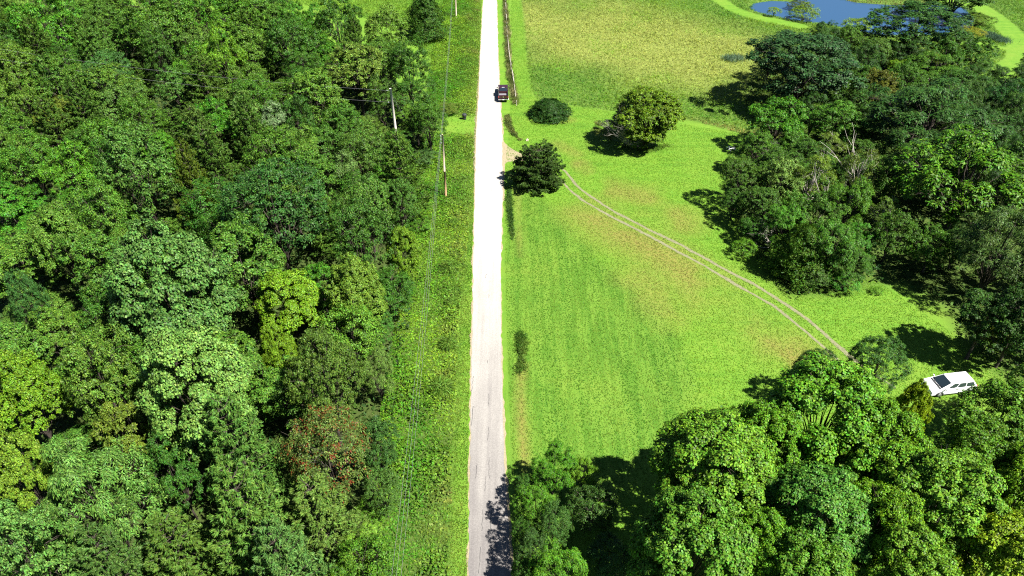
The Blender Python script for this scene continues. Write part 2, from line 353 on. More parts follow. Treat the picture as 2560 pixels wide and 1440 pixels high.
def road_material():
    m, nt, b, o = newmat('chip_seal'); L = nt.links
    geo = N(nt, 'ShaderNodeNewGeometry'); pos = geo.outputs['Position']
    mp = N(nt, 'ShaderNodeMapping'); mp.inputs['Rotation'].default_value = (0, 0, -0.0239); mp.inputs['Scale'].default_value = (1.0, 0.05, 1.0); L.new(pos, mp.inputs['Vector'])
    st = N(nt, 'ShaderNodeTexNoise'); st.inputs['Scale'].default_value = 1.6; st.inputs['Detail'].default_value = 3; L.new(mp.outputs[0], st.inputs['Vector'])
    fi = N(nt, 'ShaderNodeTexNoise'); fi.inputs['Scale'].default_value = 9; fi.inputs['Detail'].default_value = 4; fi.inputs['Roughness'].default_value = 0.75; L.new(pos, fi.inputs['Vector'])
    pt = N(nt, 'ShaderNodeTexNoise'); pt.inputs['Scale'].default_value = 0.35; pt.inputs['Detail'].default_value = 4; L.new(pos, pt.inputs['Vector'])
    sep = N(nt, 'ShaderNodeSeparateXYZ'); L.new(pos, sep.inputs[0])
    # grey near, paler far off: the road's distant sheen painted into its colour
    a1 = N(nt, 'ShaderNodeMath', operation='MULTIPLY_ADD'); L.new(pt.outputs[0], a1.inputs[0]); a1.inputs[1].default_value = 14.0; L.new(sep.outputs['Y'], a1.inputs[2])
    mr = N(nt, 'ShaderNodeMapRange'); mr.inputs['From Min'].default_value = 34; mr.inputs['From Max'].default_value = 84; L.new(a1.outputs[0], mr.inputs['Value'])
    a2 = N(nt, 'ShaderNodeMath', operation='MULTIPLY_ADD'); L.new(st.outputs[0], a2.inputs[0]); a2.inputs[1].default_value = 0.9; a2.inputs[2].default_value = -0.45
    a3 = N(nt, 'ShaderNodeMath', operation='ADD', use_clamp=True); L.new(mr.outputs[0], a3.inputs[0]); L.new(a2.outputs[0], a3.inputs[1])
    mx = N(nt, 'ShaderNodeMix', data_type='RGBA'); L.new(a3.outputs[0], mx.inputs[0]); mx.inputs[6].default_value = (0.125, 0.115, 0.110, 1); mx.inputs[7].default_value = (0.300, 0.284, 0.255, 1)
    sp = N(nt, 'ShaderNodeMapRange'); sp.inputs['From Min'].default_value = 0.25; sp.inputs['From Max'].default_value = 0.75; sp.inputs['To Min'].default_value = 0.7; sp.inputs['To Max'].default_value = 1.3; L.new(fi.outputs[0], sp.inputs['Value'])
    vm = N(nt, 'ShaderNodeVectorMath', operation='SCALE'); L.new(mx.outputs[2], vm.inputs[0]); L.new(sp.outputs[0], vm.inputs['Scale'])
    L.new(vm.outputs[0], b.inputs['Base Color']); b.inputs['Roughness'].default_value = 0.85; b.inputs['Specular IOR Level'].default_value = 0.2
    bp = N(nt, 'ShaderNodeBump'); bp.inputs['Strength'].default_value = 0.4; bp.inputs['Distance'].default_value = 0.03; L.new(fi.outputs[0], bp.inputs['Height']); L.new(bp.outputs[0], b.inputs['Normal'])
    return m
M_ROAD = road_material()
M_GRAVEL = plain('shoulder_gravel', (0.22, 0.185, 0.115), 0.9, noise=0.5, nscale=5, bump=0.6, spec=0.1)
M_DIRT = plain('packed_dirt', (0.140, 0.138, 0.078), 0.9, noise=0.5, nscale=3, bump=0.5, spec=0.1)
nR = 520
RL = resample_n(ROAD_L, nR); RR = resample_n(ROAD_R, nR)
_d = (RR - RL) / np.hypot(*(RR - RL).T)[:, None]; RL = RL + _d * 0.10; RR = RR - _d * 0.10
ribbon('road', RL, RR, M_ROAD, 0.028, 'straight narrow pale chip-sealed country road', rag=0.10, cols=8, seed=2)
dRr = (RR - RL) / np.hypot(*(RR - RL).T)[:, None]
wl = 0.16 + 0.25 * np.clip((RL[:, 1] - 88) / 20, 0, 1) * np.clip((150 - RL[:, 1]) / 20, 0, 1) + 0.10 * np.clip((78 - RL[:, 1]) / 10, 0, 1) * 0
ribbon('road_shoulder', RL - dRr * (wl - 0.02)[:, None], RL + dRr * 0.3, M_GRAVEL, 0.016, 'ragged gravel edge of the road beside the weedy verge', rag=0.20, cols=2, seed=5)
wr = 0.12 + 0.22 * np.exp(-((RR[:, 1] - 100) / 14) ** 2) + 0.12 * np.clip((50 - RR[:, 1]) / 8, 0, 1)
ribbon('road_shoulder', RR - dRr * 0.3, RR + dRr * (wr - 0.02)[:, None], M_GRAVEL, 0.016, 'ragged gravel edge of the road beside the lawn', rag=0.20, cols=2, seed=6)
ap = GP([(1258, 345), (1268, 362), (1290, 378), (1330, 384), (1345, 392), (1335, 404), (1300, 404), (1272, 404), (1260, 412)])
apL = resample_n(GP([(1256, 350), (1270, 366), (1292, 379), (1340, 386)]), 24); apR = resample_n(GP([(1256, 416), (1268, 405), (1296, 402), (1340, 404)]), 24)
ribbon('driveway_apron', apL, apR, M_GRAVEL, 0.022, 'flared pale gravel mouth of the driveway', rag=0.12, cols=5, seed=8)
def track(line, w, label, seed):
    C = resample(GP(line), 0.45); d = np.gradient(C, axis=0); nrm = np.stack([-d[:, 1], d[:, 0]], 1) / np.hypot(*d.T)[:, None]
    wob = (fbm(C[:, 0], C[:, 1], 2.5, seed) - 0.5) * 0.3
    C = C + nrm * wob[:, None]
    ww = w * (0.35 + 1.2 * fbm(C[:, 0], C[:, 1], 3, seed + 1))
    ribbon('wheel_track', C + nrm * ww[:, None] / 2, C - nrm * ww[:, None] / 2, M_DIRT, 0.02, label, rag=0.09, cols=2, seed=seed)
track(TRACK_1, 0.44, 'worn dirt wheel track on the lower side of the curving drive', 61)
track(TRACK_2, 0.48, 'worn dirt wheel track on the upper side of the curving drive', 67)

M_CRACK = plain('tar_crack', (0.05, 0.047, 0.045), 0.7)
road_o = bpy.data.objects['road']; rc = random.Random(12)
for k, (px, py, ln, rt) in enumerate(((1215, 690, 0.9, 0.2), (1220, 705, 0.5, 1.3), (1222, 740, 0.6, 0.05), (1219, 905, 0.5, 0.0), (1222, 1000, 1.6, 0.03), (1181, 960, 2.2, 0.05), (1180, 1040, 2.6, 0.03), (1221, 1085, 1.8, 0.02), (1223, 1170, 2.4, -0.03), (1206, 1300, 2.2, 0.02), (1228, 1290, 3.0, 0.02), (1230, 1380, 2.6, -0.02), (1200, 1400, 2.4, 0.03), (1213, 1210, 1.6, 0.0), (1190, 1180, 1.5, 0.02))):
    gx0, gy0, _ = G(px, py); pts = []; n = 7
    for q in range(n + 1):
        u = (q / n - 0.5) * ln; pts.append((gx0 + u * math.sin(rt) + rc.uniform(-.05, .05), gy0 + u * math.cos(rt)))
    mbk = MB()
    for q in range(n):
        (xa, ya), (xb, yb) = pts[q], pts[q + 1]; w0 = 0.012 + 0.018 * rc.random(); w1 = 0.012 + 0.018 * rc.random()
        mbk.add([(xa - w0, ya, 0.033), (xa + w0, ya, 0.033), (xb + w1, yb, 0.033), (xb - w1, yb, 0.033)], [(0, 1, 2, 3)])
    mbk.build('crack', M_CRACK, road_o)
# pond
def water_mat():
    m, nt, b, o = newmat('pond_water')
    b.inputs['Base Color'].default_value = (0.020, 0.055, 0.11, 1); b.inputs['Roughness'].default_value = 0.03; b.inputs['IOR'].default_value = 1.33; b.inputs['Specular IOR Level'].default_value = 0.8
    tc = N(nt, 'ShaderNodeNewGeometry'); nz = N(nt, 'ShaderNodeTexNoise'); nz.inputs['Scale'].default_value = 2.2; nz.inputs['Detail'].default_value = 2
    nt.links.new(tc.outputs['Position'], nz.inputs['Vector']); bp = N(nt, 'ShaderNodeBump'); bp.inputs['Strength'].default_value = 0.05; bp.inputs['Distance'].default_value = 0.05
    nt.links.new(nz.outputs[0], bp.inputs['Height']); nt.links.new(bp.outputs[0], b.inputs['Normal']); return m
pc = POND.mean(0); pe = pc + (POND - pc) * 1.06
mb = MB(); mb.add([(a, b_, -0.55) for a, b_ in pe], [tuple(range(len(pe)))])
po = mb.build('pond', water_mat()); tag(po, 'still blue pond beyond the meadow', kind='structure')

# ------------------------------------------------------------------ foliage builders
def unit(a): return a / np.maximum(np.linalg.norm(a, axis=-1, keepdims=True), 1e-9)
def leaves(P, Nn, A, Ln, Wd, fold=0.18):
    """one pointed leaf (a folded rhombus) at each P with normal Nn and long axis A"""
    Nn = unit(Nn); A = unit(A - Nn * (A * Nn).sum(1, keepdims=True)); B = np.cross(Nn, A)
    Ln = np.broadcast_to(np.asarray(Ln, float), (len(P),))[:, None]; Wd = np.broadcast_to(np.asarray(Wd, float), (len(P),))[:, None]
    up = Nn * (Wd * fold)
    v = np.stack([P - A * Ln / 2, P + B * Wd / 2 - A * Ln * 0.08 + up, P + A * Ln / 2, P - B * Wd / 2 - A * Ln * 0.08 + up], 1)
    n = len(P); return v.reshape(-1, 3), np.arange(4 * n).reshape(n, 4)
def rdir(r, n): return unit(r.randn(n, 3))
UP = np.array([0, 0, 1.0])
PROTO = {}
def limbs(mb, base_z, targets, r0, seed, sides=6):
    r = random.Random(seed)
    for t in targets:
        z0 = base_z * r.uniform(0.75, 1.25)
        m = (t[0] * 0.45 + r.uniform(-.3, .3), t[1] * 0.45 + r.uniform(-.3, .3), z0 + (t[2] - z0) * 0.6)
        mb.tube([(t[0] * 0.02, t[1] * 0.02, z0), (t[0] * 0.2, t[1] * 0.2, z0 + (t[2] - z0) * 0.32), m, t], [r0, r0 * 0.75, r0 * 0.5, r0 * 0.14], sides, cap=False)
def proto_broad(key, seed, R=5.0, H=11.0, base=1.3, nl=16, nc=26, nlf=42, leaf=0.34, asp=0.62, clr=0.75, lobe=(0.34, 0.5), out=0.58, radial=False, rnd=0.5, bark=None, mat=None, low=-0.62, droop=0.0, inner=0.12, trunk_r=0.22, jit=1.0):
    nlf = nlf * 1.3; leaf = leaf * 0.66; clr = clr * 0.70; nc = int(nc * 1.05); r = np.random.RandomState(seed)
    c = np.array([0, 0, (H + base) / 2]); hzv = (H - base) / 2; sc = np.array([R, R, hzv])
    k = np.arange(nl); ga = math.pi * (3 - 5 ** 0.5)
    zz = 1 - (k + 0.5) / nl * (1 - low); rr = np.sqrt(1 - zz ** 2)
    D = np.stack([rr * np.cos(k * ga), rr * np.sin(k * ga), zz], 1) + r.randn(nl, 3) * 0.22 * jit; D = unit(D)
    lc = c + D * sc * (out * r.uniform(1 - 0.28 * jit, 1 + 0.18 * jit, (nl, 1))); lr = R * r.uniform(lobe[0] * 0.8, lobe[1] * 1.08, nl)
    P = []; Nn = []; A = []; S_ = []
    for i in range(nl):
        d = rdir(r, nc * 3); ok = ((d @ D[i]) > -0.2) | (d[:, 2] > 0.35); ok &= d[:, 2] > -0.55; d = d[ok][:nc]
        cc = lc[i] + d * lr[i] * r.uniform(0.72, 1.06, (len(d), 1)) * np.array([1, 1, 0.85])
        dd = np.linalg.norm((cc[:, None] - lc[None]), axis=2) / lr[None]; dd[:, i] = 9
        keep = (dd.min(1) > 0.68) | (r.rand(len(cc)) < inner); cc = cc[keep]; d = d[keep]
        for q in range(len(cc)):
            n = int(nlf * r.uniform(0.6, 1.35)); o = rdir(r, n) * (r.rand(n, 1) ** 0.4); o[:, 2] = np.where(o[:, 2] > -0.1, o[:, 2], -o[:, 2] * (r.rand(n) < 0.75)) * 0.75 - 0.1
            cr = clr * r.uniform(0.7, 1.3)
            P.append(cc[q] + o * cr - UP * (droop * (o[:, :1] ** 2 + o[:, 1:2] ** 2) * cr))
            Nn.append(UP * 0.8 + d[q] * 0.45 + o * 0.6 + r.randn(n, 3) * rnd * 0.85)
            A.append((o * np.array([1, 1, 0.2]) + r.randn(n, 3) * 0.25 - UP * droop) if radial else r.randn(n, 3))
            S_.append(r.uniform(0.65, 1.25, n))
    P = np.concatenate(P); Nn = np.concatenate(Nn); A = np.concatenate(A); S_ = np.concatenate(S_)
    v, f = leaves(P, Nn, A, leaf * S_, leaf * asp * S_)
    crown = npmesh('crown', v, f, mat or M_LEAF)
    mb = MB()
    mb.tube([(0, 0, -0.3), (0, 0, 0.2), (0.05, 0.03, base * 0.6), (0.1, -0.04, (H + base) * 0.42), (0.05, 0.0, H * 0.8)], [trunk_r * 1.5, trunk_r * 1.1, trunk_r * 0.9, trunk_r * 0.6, trunk_r * 0.12], 7)
    limbs(mb, base * 1.15, [tuple(p) for p in lc], trunk_r * 0.42, seed)
    for i in range(nl):   # twigs reaching through each lobe
        for q in range(3):
            d = unit(r.randn(3) + D[i] + UP * 0.4); e = lc[i] + d * lr[i] * 1.0
            mb.tube([tuple(lc[i] - D[i] * 0.3), tuple((lc[i] + e) / 2 + r.randn(3) * 0.12), tuple(e)], [trunk_r * 0.14, trunk_r * 0.09, 0.012], 4, cap=False)
    trunk = pymesh('trunk', mb.v, mb.f, bark or M_BARK, True)
    PROTO[key] = dict(trunk=trunk, crown=crown, R=R * (out + np.mean(lobe)) * 1.02, H=H + R * 0.12, zc=c[2] / (H + R * 0.12))
def proto_pine(key, seed, R=3.6, H=10.0, base=1.2, step=0.62, nb=6, npt=26, nn=6, ln=0.42, wd=0.085, rise=0.12, power=0.8, mat=None, flat=0.16):
    r = np.random.RandomState(seed); P = []; A = []; Nn = []; mb = MB()
    mb.tube([(0, 0, -0.3), (0, 0, H * 0.5), (0.06, 0, H * 0.97)], [0.2, 0.12, 0.02], 7)
    z = base; w = 0
    while z < H - 0.35:
        t = (z - base) / (H - base); L = R * (1 - t) ** power * (0.62 + 0.38 * min(1, t * 6 + 0.5)) + 0.25
        for b in range(nb if L > 1 else 4):
            a = w * 0.9 + b * 2 * math.pi / nb + r.uniform(-.25, .25); l = L * r.uniform(0.72, 1.12); rs = rise + 0.5 * t + r.uniform(-.06, .06)
            dv = np.array([math.cos(a), math.sin(a), 0]); sd = np.array([-dv[1], dv[0], 0])
            if l > 0.7: mb.tube([(0, 0, z), tuple(dv * l * 0.5 + UP * (z + rs * l * 0.4)), tuple(dv * l * 0.95 + UP * (z + rs * l))], [0.05, 0.03, 0.01], 4, cap=False)
            n = max(4, int(npt * l / R)); u = r.rand(n) ** 0.6; s = r.uniform(-1, 1, n) * 0.34 * (1.1 - u * 0.75)
            p = dv * (l * (0.22 + 0.78 * u))[:, None] + sd * (s * l)[:, None] + UP * (z + rs * l * u + r.randn(n) * flat * 0.6)[:, None]
            out_ = unit(dv * 1.0 + sd * (s * 1.6)[:, None])
            for q in range(nn):
                dirn = unit(out_ + r.randn(n, 3) * 0.55 + UP * 0.35)
                P.append(p + dirn * ln * 0.4); A.append(dirn); Nn.append(r.randn(n, 3) * 0.6 + UP)
        z += step * r.uniform(0.8, 1.2); w += 1
    P = np.concatenate(P); A = np.concatenate(A); Nn = np.concatenate(Nn); n = len(P)
    s = r.uniform(0.7, 1.3, n); v, f = leaves(P, Nn, A, ln * s, wd * s)
    PROTO[key] = dict(trunk=pymesh('trunk', mb.v, mb.f, M_BARK, True), crown=npmesh('crown', v, f, mat or M_NEEDLE), R=R * 0.95, H=H, zc=0.45)
def proto_cedar(key, seed, R=2.4, H=8.0, n=11000, round_=0.75, ln=0.34, wd=0.12, lump=0.3, mat=None, vert=0.9):
    r = np.random.RandomState(seed); t = r.rand(n) ** 0.85; a = r.rand(n) * 2 * math.pi
    prof = np.minimum(1, (t * 5 + 0.35)) * (1 - t) ** round_ * 1.15
    lum = 1 + lump * (vnoise(a * 2.2, t * 9, 1.0, seed) - 0.5) * 2 + lump * 0.6 * (vnoise(a * 6, t * 22, 1.0, seed + 1) - 0.5) * 2
    rad = R * prof * lum * (r.rand(n) ** 0.22)
    dv = np.stack([np.cos(a), np.sin(a), np.zeros(n)], 1); P = dv * rad[:, None] + UP * (0.15 + t * (H - 0.3))[:, None]
    A = unit(dv * 0.7 + UP * vert + r.randn(n, 3) * 0.4); Nn = dv + UP * 0.5 + r.randn(n, 3) * 0.5
    s = r.uniform(0.6, 1.4, n); v, f = leaves(P, Nn, A, ln * s, wd * s)
    mb = MB(); mb.tube([(0, 0, -0.3), (0, 0, H * 0.5), (0, 0, H * 0.92)], [0.18, 0.1, 0.02], 6)
    for q in range(26):
        tt = random.Random(seed * 50 + q).uniform(0.05, 0.8); aa = q * 2.4; l = R * 0.8 * (1 - tt) ** round_
        mb.tube([(0, 0, H * tt), (math.cos(aa) * l, math.sin(aa) * l, H * tt + 0.4 * l)], [0.05, 0.012], 4, cap=False)
    PROTO[key] = dict(trunk=pymesh('trunk', mb.v, mb.f, M_BARK, True), crown=npmesh('crown', v, f, mat or M_NEEDLE), R=R * 0.95, H=H, zc=0.42)

proto_broad('oak1', 1, nl=17, nc=30, nlf=40, leaf=0.33)
proto_broad('oak2', 2, R=5, H=12, nl=20, nc=26, nlf=40, leaf=0.36, lobe=(0.28, 0.44), out=0.64, clr=0.7)
proto_broad('oak3', 3, R=5, H=10.5, nl=13, nc=34, nlf=40, leaf=0.32, lobe=(0.4, 0.55), out=0.52)
proto_broad('ash1', 4, R=4.6, H=12.5, base=2.5, nl=22, nc=20, nlf=38, leaf=0.40, asp=0.5, lobe=(0.24, 0.38), out=0.68, clr=0.62, radial=True, droop=0.25)
proto_broad('ash2', 5, R=5.2, H=11, base=2.0, nl=24, nc=19, nlf=38, leaf=0.42, asp=0.45, lobe=(0.22, 0.36), out=0.7, clr=0.66, radial=True, droop=0.35)
proto_broad('dense', 6, R=5.4, H=10.5, base=1.6, nl=22, nc=42, nlf=34, leaf=0.28, asp=0.6, lobe=(0.30, 0.42), out=0.62, clr=0.55, inner=0.05)
proto_broad('maple1', 8, R=6.0, H=13.5, base=2.6, nl=30, nc=28, nlf=62, leaf=0.33, asp=0.85, lobe=(0.21, 0.30), out=0.74, clr=0.80, rnd=0.45, low=-0.5, jit=0.45)
proto_broad('maple2', 9, R=6.0, H=13.0, base=2.6, nl=34, nc=27, nlf=62, leaf=0.33, asp=0.85, lobe=(0.21, 0.30), out=0.76, clr=0.78, rnd=0.45, low=-0.5, jit=0.45)
proto_broad('lowmaple', 10, R=5.4, H=11.0, base=-0.2, nl=46, nc=27, nlf=40, leaf=0.33, asp=0.8, lobe=(0.22, 0.32), out=0.70, clr=0.68, low=-0.85)
proto_broad('locust', 12, R=5.0, H=11.5, base=1.2, nl=24, nc=18, nlf=44, leaf=0.46, asp=0.30, lobe=(0.2, 0.36), out=0.7, clr=0.75, radial=True, droop=0.45, rnd=0.4)
proto_broad('locust2', 13, R=5.6, H=11.0, base=1.2, nl=28, nc=17, nlf=44, leaf=0.46, asp=0.28, lobe=(0.18, 0.32), out=0.72, clr=0.8, radial=True, droop=0.5, rnd=0.4)
proto_broad('thin', 14, R=4.0, H=12.0, base=2.0, nl=15, nc=13, nlf=30, leaf=0.34, asp=0.4, lobe=(0.24, 0.40), out=0.66, clr=0.75, radial=True, droop=0.4, bark=M_PALEBARK, inner=0.3)
proto_broad('spire', 15, R=2.6, H=13.0, base=2.0, nl=16, nc=22, nlf=30, leaf=0.28, lobe=(0.3, 0.5), out=0.6, clr=0.6)
proto_broad('shrub', 16, R=2.2, H=3.0, base=0.1, nl=13, nc=22, nlf=22, leaf=0.22, asp=0.45, lobe=(0.32, 0.46), out=0.56, clr=0.4, low=-0.1, trunk_r=0.06)
proto_broad('sumac', 17, R=4.6, H=9.5, base=2.0, nl=18, nc=30, nlf=34, leaf=0.34, asp=0.4, radial=True, mat=M_SUMAC, droop=0.2)
proto_pine('pine1', 21, R=4.2, H=11.0, base=1.5, npt=52, nn=8, ln=0.36)
proto_pine('pine2', 22, R=4.0, H=10.0, base=1.2, npt=50, nn=8, rise=0.2, ln=0.36)
proto_pine('white_pine', 23, R=4.6, H=7.0, base=0.4, step=0.6, nb=8, npt=58, nn=9, ln=0.4, wd=0.10, rise=0.05, power=0.48, flat=0.10)
proto_cedar('cedar', 25)
proto_cedar('yew', 26, R=3.0, H=3.8, n=14000, round_=0.42, ln=0.40, wd=0.09, lump=0.24, vert=0.45)
proto_cedar('cedar_wide', 27, R=3.6, H=8.0, n=15000, round_=0.5, lump=0.34, vert=0.4)

TREES = []      # (x, y, R)
FILLED = []; LAST = [None]; NAMED = []
def tree(cx, cy, wpx, height, key, col, label, cat='tree', group=None, name=None, gap=0.0, zfrac=None, at=None, rot=None, R=None):
    """a tree whose crown centre is seen at (cx, cy) and is wpx wide in the photograph; at = (x, y) gives the place instead"""
    if group == 'trees of the roadside wood' and at is None and height > 8: height *= random.uniform(0.86, 1.28)
    p = PROTO[key]; zc = height * (zfrac or p['zc'])
    if at is None:
        x, y, t = G(cx, cy, zc); R = wpx / 2 * t / F
    else:
        x, y = at
    nm = name or {'pine1': 'pine_tree', 'pine2': 'pine_tree', 'white_pine': 'pine_tree', 'cedar': 'cedar_tree', 'cedar_wide': 'cedar_tree', 'yew': 'evergreen_shrub', 'shrub': 'shrub'}.get(key, 'broadleaf_tree')
    o = thing(nm, label, cat, (x, y, hz(x, y)), group=group)
    o.rotation_euler = (0, 0, random.uniform(0, 6.28) if rot is None else rot)
    s = R / p['R']; o.scale = (s, s, height / p['H'])
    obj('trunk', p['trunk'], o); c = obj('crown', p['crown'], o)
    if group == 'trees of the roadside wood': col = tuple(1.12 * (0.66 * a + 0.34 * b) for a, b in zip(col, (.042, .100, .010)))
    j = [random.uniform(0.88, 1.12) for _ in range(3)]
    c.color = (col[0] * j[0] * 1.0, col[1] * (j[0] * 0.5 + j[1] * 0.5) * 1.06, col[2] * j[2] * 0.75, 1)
    TREES.append((x, y, R)); LAST[0] = o; return o

MID = (.042, .105, .011); DARK = (.021, .064, .010); DEEP = (.018, .048, .010); BLUE = (.030, .078, .026); YEL = (.100, .175, .010); PALE = (.092, .165, .026)
OLIVE = (.060, .088, .013); BROWN = (.085, .088, .014); BRIGHT = (.055, .150, .010); LIME = (.085, .175, .012); GREY = (.056, .112, .028); SILVER = (.085, .130, .050); PINE = (.050, .096, .018); FRESH = (.042, .130, .010)

# ------------------------------------------------------------------ the wood west of the road, tree by tree
W1 = 'trees of the roadside wood'
T = tree
T(1063, 48, 96, 10.3, 'cedar_wide', DEEP, 'dark lone cedar standing in the far verge apart from the wood', group=W1)
T(967, 78, 112, 14.9, 'oak2', PALE, 'pale yellow-green tree at the far corner of the wood', group=W1)
T(893, 178, 165, 16.1, 'ash1', (.095, .125, .030), 'olive tree with pale seed tips behind the wood pole', group=W1)
T(845, 62, 130, 17.2, 'ash2', DARK, 'dark tree with a bare upright stem at the far edge of the wood', group=W1)
T(1022, 175, 110, 12.6, 'oak1', DARK, 'dark rounded tree on the far road edge of the wood', group=W1)
T(1030, 252, 120, 11.5, 'oak2', DARK, 'dark green tree overhanging the mown gap in the verge', group=W1)
T(955, 255, 90, 10.3, 'oak3', (.04, .09, .016), 'mid green tree right behind the wood pole', group=W1)
T(700, 30, 75, 13.8, 'spire', DARK, 'narrow dark tree rising beside the far bright field', group=W1)
T(600, 60, 150, 16.1, 'oak2', MID, 'broad mid green tree near the far edge of the wood', group=W1)
T(400, 60, 190, 17.2, 'oak1', (.045, .10, .016), 'big green tree of the far wood above the service wires', group=W1)
T(500, 15, 120, 16.1, 'oak3', FRESH, 'fresh green tree cut by the top of the picture', group=W1)
T(110, 60, 170, 17.2, 'ash2', FRESH, 'vine-hung green tree in the far corner of the wood', group=W1)
T(565, 155, 120, 13.8, 'ash2', LIME, 'lime green vine-covered tree in the far half of the wood', group=W1)
T(735, 120, 150, 16.1, 'oak1', DARK, 'dark green tree in front of the far bright field', group=W1)
T(272, 200, 140, 14.9, 'dense', BLUE, 'blue-green upright tree crossed by the service wires', group=W1)
T(308, 288, 135, 13.8, 'oak2', GREY, 'grey-green tree with pale leaf tips beside the grassy gap', group=W1)
T(445, 222, 105, 12.6, 'ash1', GREY, 'pale grey-green tree beyond the grassy gap', group=W1)
T(620, 240, 150, 13.8, 'oak1', (.055, .11, .02), 'broad mid green tree behind the silver-tipped trees', group=W1)
T(790, 250, 150, 13.8, 'oak2', (.065, .12, .02), 'light mid green tree in line with the wood pole', group=W1)
T(622, 305, 80, 13.8, 'spire', SILVER, 'silvery tipped tree, farther of the close pair', group=W1)
T(690, 325, 75, 13.8, 'spire', (.13, .17, .11), 'silvery tipped tree, nearer of the close pair', group=W1)
T(505, 370, 130, 12.6, 'pine1', (.060, .090, .024), 'olive pine with flat layered boughs in the middle of the wood', group=W1)
T(640, 380, 120, 12.6, 'pine2', PINE, 'layered pine just beyond the big dark round tree', group=W1)
T(160, 300, 130, 11.5, 'ash1', BROWN, 'brownish olive tree in the far part of the wood', group=W1)
T(65, 250, 120, 12.6, 'ash2', (.08, .125, .02), 'yellowish green tree under the service wires', group=W1)
T(772, 395, 70, 16.1, 'spire', PALE, 'pale creamy spire rising behind the dark round tree', group=W1)
T(862, 445, 75, 13.8, 'spire', SILVER, 'whitish leaved slender tree beside the dark round tree', group=W1)
T(690, 535, 290, 14.9, 'dense', (.020, .062, .018), 'big dark round crowned tree in the middle of the wood', group=W1)
T(905, 385, 130, 12.6, 'oak1', (.045, .082, .018), 'dark olive tree on the wood edge by the verge pole', group=W1)
T(925, 335, 100, 7.5, 'oak3', (.085, .135, .022), 'yellow-green round tree in front of the wood pole', group=W1)
T(990, 358, 84, 6.0, 'oak2', DARK, 'small dark tree at the mouth of the mown gap', group=W1)
T(345, 435, 185, 14.9, 'oak2', GREY, 'tall grey-green tree with pale top left of the brownish pine', group=W1)
T(490, 480, 110, 12.6, 'pine2', (.062, .076, .012), 'brownish pine between the grey-green and the dark round tree', group=W1)
T(185, 440, 140, 12.6, 'ash2', BRIGHT, 'bright green vine-draped tree behind the pale topped tree', group=W1)
T(70, 420, 150, 13.8, 'oak1', MID, 'round mid green tree at the frame side of the middle wood', group=W1)
T(265, 545, 150, 12.6, 'oak3', (.06, .14, .02), 'fresh green low tree among the middle wood', group=W1)
T(160, 620, 140, 14.9, 'maple1', PALE, 'pale light-leaved tree beside a black gap in the canopy', group=W1)
T(80, 770, 95, 11.5, 'dense', BLUE, 'bluish dark round tree near the frame side', group=W1)
T(430, 740, 300, 16.1, 'maple2', (.070, .140, .045), 'largest grey-green spreading tree of the near wood', group=W1)
T(725, 765, 170, 12.6, 'maple1', YEL, 'yellow-green lobed tree next to the largest grey-green tree', group=W1)
T(890, 745, 150, 11.5, 'maple2', (.115, .165, .02), 'yellowish tree beyond the low green tree at the wood edge', group=W1)
T(1010, 640, 95, 9.2, 'maple1', YEL, 'small yellow-green tree leaning out over the verge', group=W1)
T(880, 840, 190, 11.5, 'oak3', (.065, .145, .018), 'low fresh green tree bulging toward the verge', group=W1)
T(905, 600, 160, 12.6, 'oak1', (.035, .085, .016), 'dark green tree between the dark round tree and the verge', group=W1)
T(1005, 510, 90, 9.2, 'oak2', (.05, .10, .018), 'small green edge tree opposite the driveway bend', group=W1)
T(700, 895, 100, 9.2, 'maple1', YEL, 'small bright yellow-green tree beyond the olive dome', group=W1)
T(500, 990, 280, 14.9, 'maple1', (.115, .185, .055), 'pale bright leaved big tree of the near wood', group=W1)
T(815, 955, 210, 12.6, 'dense', (.060, .090, .018), 'smooth olive dome-shaped tree of the near wood', group=W1)
T(945, 935, 95, 8, 'locust', (.085, .140, .035), 'silvery spray-leaved small tree at the verge', group=W1)
T(65, 1000, 180, 14.9, 'maple2', YEL, 'bright yellow-green tree at the near frame side of the wood', group=W1)
T(265, 970, 190, 13.8, 'oak2', (.065, .115, .022), 'mid green tree between yellow and pale bright trees', group=W1)
T(820, 1130, 240, 11.5, 'sumac', (.075, .105, .035), 'tree flecked with red-brown leaves', group=W1)
T(610, 1160, 210, 12.6, 'pine1', (.065, .125, .032), 'layered soft green pine beside the red-flecked tree', group=W1)
T(340, 1090, 190, 11.5, 'ash1', (.095, .110, .022), 'brownish olive tree in front of the pale bright tree', group=W1)
T(945, 1120, 110, 9.2, 'oak2', (.030, .065, .022), 'dark edge tree along the near verge', group=W1)
T(960, 1230, 100, 6.9, 'oak1', (.045, .085, .025), 'low dark leafy tree nearest to the verge wires', group=W1)
T(250, 1250, 290, 13.8, 'locust2', (.080, .150, .040), 'light green feathery tree with bare pale branches', group=W1)
T(60, 1190, 150, 13.8, 'maple1', (.11, .17, .02), 'yellowish green tree below the bright yellow-green one', group=W1)
T(640, 1340, 240, 12.6, 'pine2', (.075, .125, .030), 'wide pine at the picture foot behind the nearest pine', group=W1)
T(800, 1310, 220, 11.5, 'pine1', (.085, .135, .035), 'light green pine below the red-flecked tree', group=W1)
T(470, 1410, 230, 12.6, 'pine1', (.055, .085, .025), 'dark green pine at the foot of the picture', group=W1)
T(720, 1450, 220, 11.5, 'pine2', (.075, .125, .04), 'nearest pine at the foot of the picture', group=W1)
T(300, 1450, 200, 12.6, 'pine2', (.05, .085, .025), 'darker pine beside the feathery light green tree', group=W1)
T(60, 1400, 220, 13.8, 'oak2', (.075, .145, .045), 'grey-green near tree in the corner of the picture', group=W1)
T(910, 1370, 130, 5.8, 'locust', (.12, .20, .03), 'low yellow-green bush tree at the near verge', group=W1)
